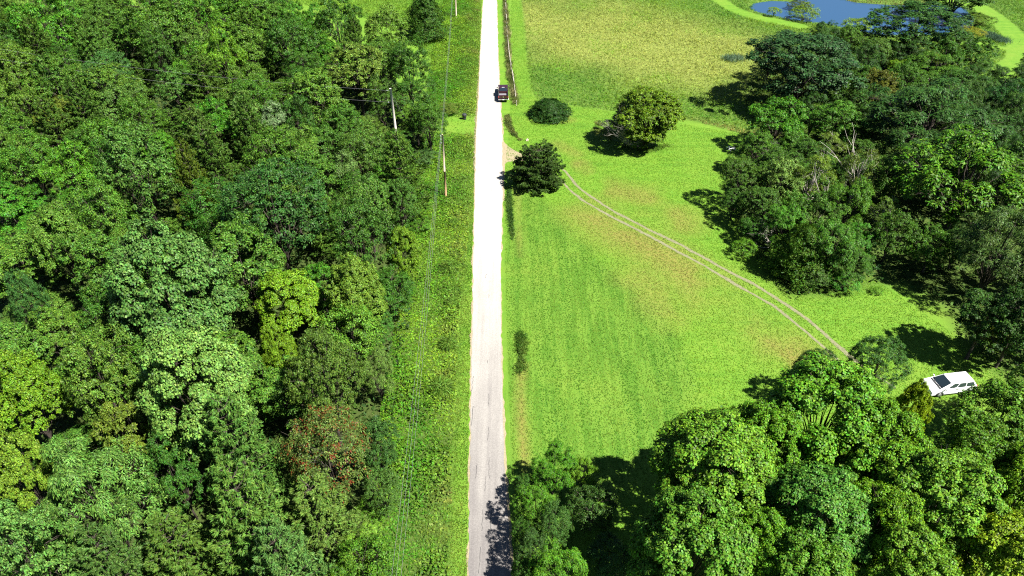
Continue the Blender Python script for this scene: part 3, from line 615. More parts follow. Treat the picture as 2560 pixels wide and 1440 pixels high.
T(440, 1190, 150, 10.3, 'ash2', (.030, .085, .014), 'dark green tree in a hollow before the soft pine', group=W1)
T(950, 820, 80, 6.9, 'oak1', (.05, .12, .02), 'small green tree at the verge behind the silvery one', group=W1)

# fill the rest of the closed canopy
FILL = [('oak1', MID, 'mid green tree'), ('oak2', (.045, .10, .016), 'green lobed tree'), ('oak3', DARK, 'dark round tree'),
        ('ash1', (.06, .115, .02), 'green drooping tree'), ('ash2', FRESH, 'fresh green tree'), ('oak1', (.075, .13, .024), 'light green tree'), ('pine1', PINE, 'soft green pine')]
rr_ = random.Random(3); wx0, wy0 = WOOD.min(0); wx1, wy1 = WOOD.max(0)
cand = np.array([(rr_.uniform(wx0, wx1), rr_.uniform(wy0, wy1)) for _ in range(9000)]); cand = cand[inside(cand[:, 0], cand[:, 1], WOOD)]
GAPS = [(G(990, 330, 0)[0], G(990, 330, 0)[1], 3.0), (G(405, 292)[0], G(405, 292)[1], 3.2), (G(380, 215)[0], G(380, 215)[1], 3.0)]
nfill = 0
for x, y in cand:
    t = y * math.cos(PITCH) + (HC - 8) * math.sin(PITCH)
    if abs(x) > t * 1280 / F + 1.5: continue
    if y < 27 or y > 160: continue
    Rr = rr_.uniform(3.1, 5.2)
    if any((x - a) ** 2 + (y - b) ** 2 < (0.64 * (Rr + c)) ** 2 for a, b, c in TREES): continue
    if any((x - a) ** 2 + (y - b) ** 2 < (Rr + c) ** 2 for a, b, c in GAPS): continue
    key, col, lb = rr_.choice(FILL)
    T(0, 0, 0, rr_.uniform(6.5, 15.5) * (0.75 + Rr / 16), key, col, lb, group=W1, at=(x, y), R=Rr); FILLED.append((TREES[-1], LAST[0], lb, 'L')); nfill += 1
print('filler trees', nfill)

# ------------------------------------------------------------------ trees east of the road
W2 = 'trees of the clump in the lawn'; W3 = 'maples by the parked car'; W4 = 'trees below the pond'
T(1624, 284, 176, 11.2, 'lowmaple', (.080, .135, .008), 'round yellow-green maple standing alone on the lawn', zfrac=0.52, name='maple_tree')
T(1374, 274, 96, 3.1, 'yew', (0.019, 0.052, 0.010), 'dark clipped-looking round evergreen shrub on the lawn near the fence', cat='shrub')
T(1346, 420, 134, 6.2, 'white_pine', (.032, .064, .012), 'dark layered pine at the mouth of the driveway')
# big maples
T(1775, 1190, 340, 15, 'maple1', (0.072, 0.165, 0.014), 'big maple whose shadow falls on the lawn by the road', group=W3, name='maple_tree')
T(2060, 1060, 340, 15, 'maple2', (0.067, 0.161, 0.014), 'big maple standing behind the round dark trees', group=W3, name='maple_tree')
T(1740, 1390, 330, 14, 'maple2', (0.074, 0.165, 0.015), 'maple at the foot of the picture next to the deep shade', group=W3, name='maple_tree')
T(2030, 1310, 300, 14, 'maple1', (0.052, 0.138, 0.020), 'greyer green maple in the middle of the near maples', group=W3, name='maple_tree')
T(2330, 1270, 320, 14, 'maple2', (0.088, 0.172, 0.014), 'maple with yellowish tips between grey-green maple and frame', group=W3, name='maple_tree')
T(2488, 1062, 235, 13, 'oak2', (0.062, 0.133, 0.014), 'tree overhanging the tail of the white van', group=W3)
T(1990, 1470, 280, 13, 'maple2', (0.071, 0.161, 0.016), 'maple cut by the foot of the picture below the greyer maple', group=W3, name='maple_tree')
T(2490, 1410, 280, 13, 'maple1', (0.134, 0.210, 0.012), 'yellow-green maple in the near corner', group=W3, name='maple_tree')
T(2255, 1450, 250, 13, 'maple1', (0.078, 0.165, 0.015), 'maple cut by the foot of the picture beside the yellow-green one', group=W3, name='maple_tree')
T(2262, 1052, 96, 12, 'maple2', (.130, .200, .008), 'maple with bright yellow leaves before the white van', group=W3, name='maple_tree')
T(2038, 935, 125, 8, 'dense', (0.033, 0.078, 0.014), 'smaller of the two round dark trees above the maples', group=W3)
T(2195, 908, 155, 8, 'dense', (0.034, 0.083, 0.015), 'larger round dark tree hiding the end of the drive', group=W3)
T(1385, 1172, 120, 6.8, 'locust', (0.047, 0.125, 0.008), 'small feathery tree standing nearest the lawn by the road shadow', group=W3)
T(1460, 1190, 80, 5, 'locust', (0.088, 0.177, 0.011), 'slim feathery sapling beside the shaded lawn', group=W3)
T(1338, 1265, 110, 6.2, 'locust', (0.052, 0.135, 0.009), 'bright feathery roadside tree next to the road shadow', group=W3)
T(1385, 1315, 100, 7, 'oak3', (0.047, 0.095, 0.022), 'small grey-green roadside tree between feathery trees', group=W3)
T(1335, 1385, 110, 6.0, 'dense', (0.033, 0.069, 0.017), 'dark grey-green roadside bush tree', group=W3)
T(1400, 1450, 170, 8, 'locust2', (0.066, 0.156, 0.010), 'bright lime feathery tree cut by the foot of the picture', group=W3)
T(1312, 1215, 60, 4.2, 'oak2', (0.033, 0.083, 0.012), 'slim dark roadside sapling at the tip of the road shadow', group=W3)
T(1308, 1335, 60, 5.0, 'oak1', (0.038, 0.094, 0.012), 'small roadside tree hanging over the gravel edge', group=W3)
T(1310, 1430, 70, 5.5, 'oak2', (0.038, 0.088, 0.012), 'roadside tree cut by the foot of the picture', group=W3)
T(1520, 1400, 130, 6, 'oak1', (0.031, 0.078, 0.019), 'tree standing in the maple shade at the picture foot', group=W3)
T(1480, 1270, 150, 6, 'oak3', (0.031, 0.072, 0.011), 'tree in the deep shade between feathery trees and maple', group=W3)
T(1900, 1130, 220, 13, 'maple2', (0.065, 0.155, 0.009), 'maple between the lawn-side maple and the one behind the dark trees', group=W3, name='maple_tree')
T(2190, 1150, 250, 14, 'maple1', (0.069, 0.161, 0.009), 'maple in front of the yellow-leaved one', group=W3, name='maple_tree')
T(2180, 1330, 230, 13, 'maple1', (0.072, 0.161, 0.009), 'maple between the greyer maple and the yellow-tipped one', group=W3, name='maple_tree')
T(2420, 1180, 230, 13, 'oak2', (0.054, 0.121, 0.009), 'dark-gapped tree in front of the van tail', group=W3)
T(2560, 1240, 220, 13, 'maple2', (0.078, 0.155, 0.009), 'maple on the frame edge below the van', group=W3, name='maple_tree')
T(2575, 1110, 180, 12, 'oak2', (0.050, 0.130, 0.010), 'tree on the frame edge level with the van tail', group=W3)
T(2590, 1390, 200, 12, 'oak1', (0.063, 0.140, 0.010), 'tree half out of the frame beside the yellow-green corner maple', group=W3)
T(1890, 1400, 200, 13, 'maple1', (0.069, 0.155, 0.009), 'maple wedged between the two foot-of-picture maples', group=W3, name='maple_tree')
# clump in the lawn
T(1850, 440, 110, 9, 'oak1', (0.042, 0.091, 0.011), 'dark olive tree at the lawn side of the clump', group=W2)
T(1955, 450, 125, 9.5, 'ash2', (0.097, 0.170, 0.034), 'tree with creamy pale leaf sprays in the clump', group=W2)
T(1905, 510, 110, 8, 'oak2', (0.039, 0.091, 0.012), 'dark tree under the creamy pale one', group=W2)
T(2035, 440, 120, 11, 'thin', (0.085, 0.131, 0.014), 'thin yellowish tree with a bare pale trunk in the clump', group=W2)
T(2150, 430, 110, 11, 'thin', (0.070, 0.108, 0.015), 'sparse brown-olive tree with bare pale top boughs', group=W2)
T(2120, 510, 120, 10, 'locust', (.050, .120, .010), 'rich green feathery tree in the heart of the clump', group=W2)
T(2210, 530, 90, 8, 'thin', (0.070, 0.125, 0.017), 'airy olive tree at the shaded far end of the clump', group=W2)
T(2000, 635, 140, 7.5, 'cedar_wide', (0.037, 0.079, 0.010), 'broad olive cedar at the front of the clump', group=W2)
T(2085, 615, 150, 9, 'locust', (.046, .110, .011), 'green tree with drooping sprays at the front of the clump', group=W2)
T(1960, 560, 100, 8, 'locust', (0.050, 0.154, 0.014), 'light green tree behind the broad olive cedar', group=W2)
T(2130, 660, 110, 6, 'locust2', (.046, .110, .011), 'low green tree next to the lawn end of the clump', group=W2)
T(2070, 370, 100, 8, 'thin', (0.077, 0.125, 0.019), 'thin straw-olive tree at the back of the clump', group=W2)
T(1862, 620, 68, 2.6, 'shrub', (0.066, 0.148, 0.011), 'low yellow-green shrub beside the pile of dead boughs', cat='shrub')
T(2192, 725, 34, 0.9, 'shrub', (0.066, 0.160, 0.012), 'tiny green shrub alone on the lawn past the clump', cat='shrub')
T(1835, 505, 80, 5, 'oak3', (0.040, 0.090, 0.012), 'low dark bush tree at the foot of the dark olive tree', group=W2)
T(1880, 570, 80, 4.5, 'oak1', (0.035, 0.090, 0.012), 'low shaded bush tree between shrub and dark tree', group=W2)
T(2150, 600, 90, 6, 'locust', (0.040, 0.138, 0.012), 'low green tree filling the shaded end of the clump', group=W2)
T(1985, 520, 90, 7, 'ash2', (0.048, 0.120, 0.013), 'green tree under the thin yellowish one', group=W2)
T(2035, 690, 90, 3.5, 'shrub', (0.040, 0.084, 0.014), 'low skirt of brush under the front cedar', cat='shrub', group='clump brush')
T(2110, 700, 90, 3.0, 'shrub', (0.040, 0.132, 0.014), 'low skirt of brush under the front green tree', cat='shrub', group='clump brush')
# below the pond
T(2010, 160, 290, 16, 'oak2', (0.023, 0.059, 0.019), 'huge dark blue-green oak at the edge of the meadow', group=W4)
T(2292, 66, 250, 13, 'oak2', (.022, .062, .012), 'dark feathery tree standing before the pond', group=W4)
T(1945, 300, 150, 10, 'ash2', (0.044, 0.128, 0.010), 'fresh green tree in front of the huge dark oak', group=W4)
T(2090, 305, 130, 10, 'oak2', (0.053, 0.133, 0.012), 'light green tree between the oak and the wide feathery tree', group=W4)
T(2195, 215, 90, 10, 'ash1', (0.075, 0.081, 0.011), 'brownish yellow tree with a dark hollow beneath', group=W4)
T(2330, 300, 330, 14, 'locust2', (0.026, 0.071, 0.016), 'wide dark feathery tree with pale bare branches', group=W4)
T(2425, 450, 330, 15, 'ash2', (.058, .135, .008), 'big sunlit green walnut-like tree beside the clump', group=W4)
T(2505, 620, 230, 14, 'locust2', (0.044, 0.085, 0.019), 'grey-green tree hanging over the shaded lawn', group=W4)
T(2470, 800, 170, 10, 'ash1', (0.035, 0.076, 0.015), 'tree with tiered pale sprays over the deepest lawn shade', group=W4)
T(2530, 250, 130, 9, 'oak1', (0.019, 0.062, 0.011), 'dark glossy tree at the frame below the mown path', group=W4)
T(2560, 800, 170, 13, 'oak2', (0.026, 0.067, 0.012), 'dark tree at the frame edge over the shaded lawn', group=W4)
T(2180, 130, 130, 8, 'oak3', (0.044, 0.090, 0.014), 'mixed green tree between the oak and the pond tree', group=W4)
T(2330, 180, 150, 8, 'locust', (0.040, 0.095, 0.012), 'mid green feathery tree under the pond tree', group=W4)
T(2250, 170, 70, 5, 'oak1', (0.106, 0.190, 0.012), 'bright lime small tree glowing between dark trees', group=W4)
T(2560, 420, 160, 12, 'oak2', (0.044, 0.095, 0.012), 'green tree at the frame behind the sunlit walnut-like tree', group=W4)
T(2290, 420, 150, 10, 'locust2', (0.025, 0.065, 0.015), 'dark tree in the shade between clump and walnut-like tree', group=W4)
T(2480, 840, 60, 4, 'maple1', (0.141, 0.180, 0.012), 'small yellow-leaved tree at the edge of the deep shade', group=W4)
T(2400, -30, 190, 12, 'oak2', (0.035, 0.081, 0.012), 'tree on the far bank of the pond', group=W4)
T(2660, 1010, 260, 14, 'oak2', (0.044, 0.095, 0.012), 'tree at the frame edge next to the white van', group=W4)
T(1936, 28, 36, 2.4, 'shrub', (0.114, 0.190, 0.012), 'small round yellow-green bush on the pond bank', cat='shrub', group='pond bank bushes')
T(2012, 26, 80, 4.2, 'shrub', (0.097, 0.162, 0.012), 'wide yellow-green bush on the near pond bank', cat='shrub', group='pond bank bushes')
T(2142, 66, 80, 4.0, 'shrub', (0.114, 0.180, 0.015), 'pale willow bush before the open pond water', cat='shrub', group='pond bank bushes')
T(2445, 46, 86, 3.2, 'shrub', (0.062, 0.109, 0.012), 'green bush between pond and curving mown path', cat='shrub', group='pond bank bushes')
T(2000, 2, 60, 3.0, 'shrub', (0.053, 0.076, 0.012), 'dark reedy bush splitting the two arms of the pond', cat='shrub', group='pond bank bushes')
T(2430, 78, 70, 1.8, 'shrub', (0.123, 0.142, 0.012), 'yellowish low bush inside the mown path bend', cat='shrub', group='pond bank bushes')
T(1120, 272, 70, 1.6, 'shrub', (0.088, 0.128, 0.019), 'weedy bush behind the black barrel', cat='shrub', group='verge bushes')
T(1062, 395, 80, 2.6, 'shrub', (0.044, 0.095, 0.025), 'grey-green bush in the verge beyond the pole', cat='shrub', group='verge bushes')
T(1045, 560, 70, 2.0, 'shrub', (0.053, 0.123, 0.012), 'green bush at the foot of the wood edge', cat='shrub', group='verge bushes')
T(930, 1280, 90, 2.5, 'shrub', (0.062, 0.133, 0.012), 'green bush under the low dark leafy tree', cat='shrub', group='verge bushes')

# fill the mass below the pond
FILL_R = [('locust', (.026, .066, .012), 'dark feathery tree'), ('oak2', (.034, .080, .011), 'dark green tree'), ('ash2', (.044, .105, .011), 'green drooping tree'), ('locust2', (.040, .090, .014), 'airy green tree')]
lo_, hi_ = WOOD_R.min(0), WOOD_R.max(0)
for _ in range(1500):
    x, y = rr_.uniform(lo_[0], hi_[0]), rr_.uniform(lo_[1], hi_[1]); t = y * math.cos(PITCH) + HC * math.sin(PITCH)
    if x > t * 1280 / F + 3 or not inside(np.array([x]), np.array([y]), WOOD_R)[0]: continue
    Rr = rr_.uniform(2.6, 3.8)
    if seg_dist(np.array([x]), np.array([y]), WOOD_R, True)[0] < Rr * 0.9 or any((x - a) ** 2 + (y - b) ** 2 < (0.62 * (Rr + c)) ** 2 for a, b, c in TREES): continue
    if math.hypot(x - G(2270, 600)[0], y - G(2270, 600)[1]) < 6.5: continue
    key, col, lb = rr_.choice(FILL_R)
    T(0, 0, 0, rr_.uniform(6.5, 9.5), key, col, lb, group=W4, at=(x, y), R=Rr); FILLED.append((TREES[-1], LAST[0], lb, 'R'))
# say of each plain tree which known tree it stands by
MARKS = {'dark lone cedar': 'lone cedar', 'far corner of the wood': 'pale corner tree', 'olive tree with pale seed tips': 'olive seed-tipped tree', 'bare upright stem': 'bare-stemmed dark tree', 'overhanging the mown gap': 'tree over the mown gap',
 'narrow dark tree': 'narrow dark tree', 'broad mid green tree near the far edge': 'broad far-edge tree', 'above the service wires': 'big tree above the service wires', 'vine-hung green tree': 'vine-hung corner tree', 'lime green vine-covered': 'lime vine-covered tree', 'front of the far bright field': 'dark tree before the bright field',
 'blue-green upright': 'blue-green upright tree', 'beside the grassy gap': 'grey-green tree by the grassy gap', 'beyond the grassy gap': 'pale tree past the grassy gap', 'behind the silver-tipped trees': 'broad tree behind the silvery pair', 'in line with the wood pole': 'light tree near the wood pole', 'nearer of the close pair': 'silvery tipped pair',
 'olive pine with flat': 'flat-layered olive pine', 'just beyond the big dark': 'pine past the dark round tree', 'brownish olive tree in the far': 'far brownish olive tree', 'pale creamy spire': 'pale creamy spire', 'whitish leaved': 'whitish slender tree', 'big dark round crowned': 'big dark round tree', 'by the verge pole': 'olive tree by the verge pole',
 'tall grey-green tree with pale top': 'tall pale-topped tree', 'brownish pine between': 'brownish pine', 'behind the pale topped tree': 'bright vine-draped tree', 'round mid green tree at the frame': 'round frame-side tree', 'fresh green low tree': 'fresh green low tree', 'black gap': 'pale tree by the black gap', 'bluish dark round': 'bluish round tree',
 'largest grey-green': 'largest grey-green tree', 'yellow-green lobed': 'yellow-green lobed tree', 'leaning out over the verge': 'small yellow edge tree', 'bulging toward the verge': 'low fresh edge tree', 'between the dark round tree and the verge': 'dark tree by the verge', 'beyond the olive dome': 'small yellow tree by the olive dome',
 'pale bright leaved big': 'pale bright big tree', 'smooth olive dome': 'smooth olive dome', 'silvery spray-leaved': 'silvery spray tree', 'near frame side of the wood': 'bright yellow frame-side tree', 'between yellow and pale bright': 'mid green near tree', 'red-brown leaves': 'red-flecked tree', 'layered soft green pine beside': 'soft layered pine', 'in front of the pale bright': 'brownish olive near tree',
 'feathery tree with bare pale': 'feathery light green tree', 'wide pine at the picture foot': 'wide near pine', 'below the red-flecked': 'light near pine', 'dark green pine at the foot': 'dark near pine', 'darker pine beside': 'darker near pine', 'in the corner of the picture': 'grey-green corner tree',
 'huge dark blue-green oak': 'huge dark oak', 'standing before the pond': 'pond tree', 'fresh green tree in front of the huge': 'fresh tree before the huge oak', 'brownish yellow tree': 'brownish yellow tree', 'wide dark feathery': 'wide dark feathery tree', 'walnut-like tree beside the clump': 'big walnut-like tree', 'hanging over the shaded lawn': 'grey-green tree over the shaded lawn', 'tiered pale sprays': 'tree with tiered sprays', 'below the mown path': 'dark glossy tree', 'bright lime small': 'lime small tree', 'thin straw-olive': 'thin straw-olive tree', 'airy olive tree at': 'airy olive tree'}
marks = []
for o in list(COL.objects):
    lb = o.get('label', '')
    for k, v in MARKS.items():
        if k in lb: marks.append((o.location.x, o.location.y, v)); break
used = set()
for (x, y, Rr), o, lb, side in FILLED:
    opts = sorted(((x - a) ** 2 + (y - b) ** 2, a, b, v) for a, b, v in marks if (a > 0) == (side == 'R'))[:5]; done = None
    for d2, a, b, v in opts:
        dx, dy = x - a, y - b; road = dx if side == 'L' else -dx
        if abs(dy) > abs(dx): rel = ('just beyond the ' if dy > 0 else 'just in front of the ')
        else: rel = ('on the road side of the ' if road > 0 else 'behind, away from the road, the ')
        rel = rel.replace('behind, away from the road, the ', 'farther from the road than the ')
        for sz in ('', 'smaller ' if Rr < 3.6 else 'larger '):
            c = sz + lb + ' ' + rel + v
            if c not in used: done = c; break
        if done: break
    if not done: done = lb + ' ' + rel + v
    used.add(done); o['label'] = done

# ------------------------------------------------------------------ weeds, meadow and grass that nobody could count
def stuff_mesh(name, P, Nn, A, Ln, Wd, tint, label, fold=0.18, mat=None):
    v, f = leaves(P, Nn, A, Ln, Wd, fold); me = npmesh(name, v, f, mat or M_WEED)
    a = me.attributes.new('tint', 'FLOAT_COLOR', 'POINT'); c = np.repeat(np.c_[tint, np.ones(len(P))], 4, 0).astype(np.float32); a.data.foreach_set('color', c.ravel())
    o = obj(name, me); tag(o, label, kind='stuff'); return o
def scatter(poly, n, seed, margin=1.04):
    r = np.random.RandomState(seed); lo = poly.min(0); hi = poly.max(0)
    a = r.rand(int(n * 6), 2) * (hi - lo) + lo
    t = a[:, 1] * math.cos(PITCH) + HC * math.sin(PITCH)
    a = a[(np.abs(a[:, 0]) < t * 1280 / F * margin + 2) & (a[:, 1] > 26) & (a[:, 1] < 200)]
    a = a[inside(a[:, 0], a[:, 1], poly)]; return a[:n], r
def lerp(a, b, t): return np.asarray(a)[None] * (1 - t[:, None]) + np.asarray(b)[None] * t[:, None]
roaddist = lambda a: seg_dist(a[:, 0], a[:, 1], ROAD_C)
# verge weeds
a, r = scatter(VERGE, 95000, 101); x, y = a.T; n = len(a)
tall = np.clip((fbm(x, y, 5, 61) - 0.35) * 2.6, 0.08, 1) * np.clip((roaddist(a) - 2.3) / 2.2, 0.15, 1)
mown = near(x, y, GP([(1040, 312), (1110, 312), (1185, 312)]), 2.6, 5.0); keep = r.rand(n) > mown * 0.9; a = a[keep]; x, y = a.T; tall = tall[keep] * (1 - mown[keep] * 0.9); n = len(a)
z = hgt(x, y) + tall * 1.0 * r.rand(n) ** 0.5
tn = fbm(x, y, 7, 71); tt = np.clip((tn - 0.35) * 3, 0, 1); ro = np.clip((6.5 - roaddist(a)) / 4, 0, 1)
tint = lerp((.048, .150, .009), (.115, .225, .014), tt); tint = tint * (1 - 0.45 * ro[:, None]) + np.array([.150, .205, .028])[None] * 0.45 * ro[:, None]
pk = np.clip((fbm(x, y, 4, 81) - 0.60) * 5, 0, 1)[:, None] * np.clip(1.6 - roaddist(a) / 5, 0.15, 1)[:, None]; tint = tint * (1 - pk * .7) + np.array([.14, .125, .036]) * pk * .7
blade = r.rand(n) < 0.3
Nn = np.where(blade[:, None], r.randn(n, 3), UP + r.randn(n, 3) * 0.45); A = np.where(blade[:, None], UP + r.randn(n, 3) * 0.5, r.randn(n, 3))
s = r.uniform(0.7, 1.4, n); stuff_mesh('weeds', np.c_[x, y, z], Nn, A, np.where(blade, 0.42, 0.24) * s, np.where(blade, 0.06, 0.15) * s, tint, 'tall leafy weeds crowding the verge between wood and road')
# meadow
a, r = scatter(MEADOW, 150000, 103); x, y = a.T; d_, l_, m_, w_, s_, _ = masks(x, y)
pd = np.where(inside(x, y, POND), -1, 1) * seg_dist(x, y, POND, True)
keep = (m_ > 0.5) & (pd > 0.3); a = a[keep]; x, y = a.T; s_ = s_[keep]; n = len(a)
hh = 0.35 + 0.6 * fbm(x, y, 6, 91); gr = np.clip((fbm(x, y, 13, 95) - 0.4) * 4, 0, 1)
tint = lerp((.058, .150, .010), (.115, .215, .014), gr); tint = tint * (1 - s_[:, None] * .85) + np.array([.24, .285, .060]) * s_[:, None] * .85
edge_ = np.clip(1 - seg_dist(x, y, GP([(1700, 300), (1800, 318), (1850, 332), (1950, 345)])) / 2.5, 0, 1)[:, None]; tint = tint * (1 - edge_) + np.array([.21, .18, .05]) * edge_
lm = np.clip((fbm(x, y, 10, 161) - 0.56) * 7, 0, 1)[:, None]; tint = tint * (1 - lm * .6) + np.array([.105, .235, .012]) * lm * .6
rd = near(x, y, GP([(2120, -2), (2180, 4), (2250, 7), (2320, 4)]), 1.0, 3.0)[:, None]; tint = tint * (1 - rd) + np.array([.13, .095, .035]) * rd
s = r.uniform(0.7, 1.3, n); stuff_mesh('meadow_grass', np.c_[x, y, hgt(x, y) + hh * 0.4 * r.rand(n)], r.randn(n, 3) * 0.7 + UP * 0.7, UP * 0.7 + r.randn(n, 3) * 0.6, hh * s, 0.085 * s, tint, 'uncut meadow grass turning straw coloured between lawn and pond')
# far field behind the wood, short
FIELD = GP([(700, 0), (900, 40), (1010, 90), (1080, 150), (1110, 40), (1140, -160), (650, -160)])
a, r = scatter(FIELD, 26000, 104); x, y = a.T; n = len(a); hh = 0.3 + 0.35 * fbm(x, y, 5, 92)
tint = lerp((.060, .150, .010), (.095, .180, .014), np.clip((fbm(x, y, 8, 93) - .3) * 2.5, 0, 1))
stuff_mesh('field_grass', np.c_[x, y, hgt(x, y) + hh * 0.35], r.randn(n, 3) + UP * 0.6, UP * 0.8 + r.randn(n, 3) * 0.6, hh, 0.10, tint, 'bright rough grass of the field beyond the wood')
# lawn blades give the mown turf its grain
LAWN = GP([(1262, 1500), (1262, 900), (1262, 420), (1275, 300), (1278, -60), (1300, -60), (1330, 240), (1500, 275), (1850, 335), (1830, 480), (1900, 640), (2000, 720), (2180, 690), (2420, 860), (2600, 900), (2600, 1100), (2000, 1100), (1700, 1500)])
a, r = scatter(LAWN, 170000, 105); x, y = a.T; d_, l_, m_, w_, s_, _ = masks(x, y); td = np.minimum(seg_dist(x, y, T1), seg_dist(x, y, T2))
keep = (m_ < 0.4) & (td > 0.2) & (seg_dist(x, y, ROAD_C) > 2.35); x = x[keep]; y = y[keep]; d_ = d_[keep]; l_ = l_[keep]; n = len(x)
lane = vnoise(x + 0.0239 * y, y * 0.05, 0.62, 141); lane = np.clip((lane - 0.4) * 4, 0, 1)[:, None]
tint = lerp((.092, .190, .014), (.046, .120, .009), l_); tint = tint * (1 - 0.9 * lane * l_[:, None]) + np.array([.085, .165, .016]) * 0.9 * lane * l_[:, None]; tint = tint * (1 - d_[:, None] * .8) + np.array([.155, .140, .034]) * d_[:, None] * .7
s = r.uniform(0.6, 1.5, n); stuff_mesh('lawn_grass', np.c_[x, y, hgt(x, y) + 0.03], r.randn(n, 3) * 0.3 + UP, r.randn(n, 3) * np.array([0.5, 1.0, 0.2]), 0.17 * s, 0.06 * s, tint, 'short mown grass blades of the lawn', mat=M_TURF)
STRIP_L = GP([(1204, -60), (1198, 100), (1192, 240), (1186, 330), (1180, 480), (1168, 620), (1152, 760), (1143, 900), (1136, 1100), (1128, 1300), (1120, 1500), (1169, 1500), (1169, 1300), (1172, 1060), (1175, 900), (1179, 760), (1180, 640), (1185, 480), (1189, 330), (1195, 240), (1199, 150), (1206, -60)])
a, r = scatter(STRIP_L, 22000, 106); x, y = a.T; n = len(a); t_ = np.clip((fbm(x, y, 2.5, 151) - .3) * 2.4, 0, 1); s = r.uniform(0.6, 1.5, n)
stuff_mesh('verge_grass', np.c_[x, y, hgt(x, y) + 0.04], r.randn(n, 3) + UP * 0.9, UP * 0.5 + r.randn(n, 3) * 0.6, 0.17 * s, 0.05 * s, lerp((.060, .140, .010), (.120, .185, .022), t_), 'short roadside grass between weeds and road')
# undergrowth on the woodland floor
def under(poly, n, seed, label):
    a, r = scatter(poly, n, seed); x, y = a.T; n = len(a); hh = np.clip((fbm(x, y, 5, seed + 1) - 0.3) * 3.2, 0.1, 1.6)
    tint = lerp((.020, .052, .012), (.055, .105, .018), np.clip((fbm(x, y, 6, seed + 2) - .3) * 2.5, 0, 1))
    s = r.uniform(0.7, 1.4, n); stuff_mesh('undergrowth', np.c_[x, y, hgt(x, y) + hh * r.rand(n) ** 0.5], UP + r.randn(n, 3) * 0.6, r.randn(n, 3), 0.42 * s, 0.24 * s, tint, label)
under(WOOD, 60000, 107, 'dark leafy undergrowth on the floor of the roadside wood')
under(WOOD_R, 26000, 109, 'dark leafy undergrowth beneath the trees below the pond')
# rank grass in the ditch and along the fence
def patch(line, w, n, seed, h, t0, t1, name, label):
    C = resample(GP(line), 0.1); r = np.random.RandomState(seed); k = r.randint(0, len(C), n); wv = fbm(C[:, 0], C[:, 1], 2.2, seed + 9); k = k[r.rand(n) < np.clip((wv[k] - 0.22) * 3.2, 0.12, 1)]; n = len(k)
    p = C[k] + r.randn(n, 2) * w * (0.2 + 0.8 * wv[k])[:, None]
    x, y = p.T; t = np.clip((fbm(x, y, 1.6, seed) - .3) * 2.5, 0, 1); s = r.uniform(0.6, 1.3, n)
    stuff_mesh(name, np.c_[x, y, hgt(x, y) + h * 0.42], r.randn(n, 3), UP + r.randn(n, 3) * 0.32, h * s, 0.045 + 0.03 * s, lerp(t0, t1, t), label)
patch([(1303, 838), (1304, 870), (1304, 905), (1300, 930)], 0.45, 1500, 121, 0.55, (.035, .09, .010), (.08, .14, .02), 'ditch_grass', 'rank dark grass in the ditch beside the lawn')
patch([(1268, 290), (1272, 315), (1286, 338), (1302, 352)], 0.40, 1800, 123, 0.5, (.055, .085, .018), (.12, .14, .035), 'ditch_grass', 'dark weeds curving round the driveway mouth')
patch([(1262, -20), (1264, 20), (1268, 80), (1270, 130), (1274, 180), (1282, 222), (1290, 262)], 0.55, 7000, 125, 0.95, (.075, .10, .022), (.20, .19, .08), 'fence_weeds', 'grey weeds grown up through the old rail fence')
patch([(1272, 470), (1274, 520), (1282, 600)], 0.35, 2600, 127, 0.4, (.03, .075, .012), (.06, .12, .02), 'ditch_grass', 'dark longer grass along the road below the pine')
patch([(1818, 150), (1850, 146)], 1.4, 900, 131, 1.0, (.075, .135, .07), (.10, .16, .085), 'reed_patch', 'blue-green reed patch by the huge dark oak')
patch([(2465, 84), (2495, 98), (2512, 104)], 1.4, 1600, 133, 1.0, (.05, .10, .055), (.07, .13, .07), 'reed_patch', 'blue-green reeds inside the bend of the mown path')
patch([(1290, 452), (1330, 470), (1370, 470), (1400, 450)], 0.5, 1500, 135, 0.35, (.035, .085, .009), (.09, .15, .02), 'skirt_grass', 'longer unmown grass under the driveway pine')
patch([(1335, 288), (1360, 299), (1395, 300), (1420, 292)], 0.35, 1200, 137, 0.35, (.08, .10, .02), (.16, .15, .045), 'skirt_grass', 'dry unmown grass round the foot of the evergreen shrub')
patch([(1550, 366), (1585, 374), (1630, 374), (1670, 362)], 0.8, 1600, 139, 0.3, (.035, .09, .009), (.09, .15, .02), 'skirt_grass', 'unmown grass under the lone maple')
# arching tufts of tall grass in the verge, each its own plant
def tuft(px, py, w, h, col, label):
    x, y, t = G(px, py); r = np.random.RandomState(int(px * 7 + py)); n = 900
    ang = r.rand(n) * 2 * math.pi; u = r.rand(n) ** 0.7; dv = np.stack([np.cos(ang), np.sin(ang), np.zeros(n)], 1)
    P = dv * (u * w * 0.5)[:, None] + UP * (h * (0.75 - 0.45 * u ** 2) * r.uniform(0.5, 1, n))[:, None]; A = dv * (0.3 + u)[:, None] + UP * (1.0 - 0.9 * u)[:, None] + r.randn(n, 3) * 0.15
    v, f = leaves(P, UP * 0.5 + r.randn(n, 3) * 0.6 + dv * 0.3, A, h * 0.55 * r.uniform(0.7, 1.2, n), 0.055)
    o = obj('grass_tuft', npmesh('grass_tuft', v, f, M_LEAF)); o.location = (x, y, hz(x, y)); o.color = (*col, 1)
    tag(o, label, 'grass clump', 'arching grass tufts of the verge')
tuft(1125, 672, 2.6, 1.5, (.085, .165, .018), 'arching pale grass tuft, farthest along the verge')
tuft(1130, 760, 1.6, 1.1, (.085, .165, .018), 'thin pale grass tuft between the two larger verge tufts')
tuft(1122, 865, 2.0, 1.5, (.085, .165, .018), 'tall grey-green grass tuft close to the mown road edge')
tuft(1102, 975, 2.8, 1.7, (.085, .165, .018), 'widest arching grass tuft under the verge wires')
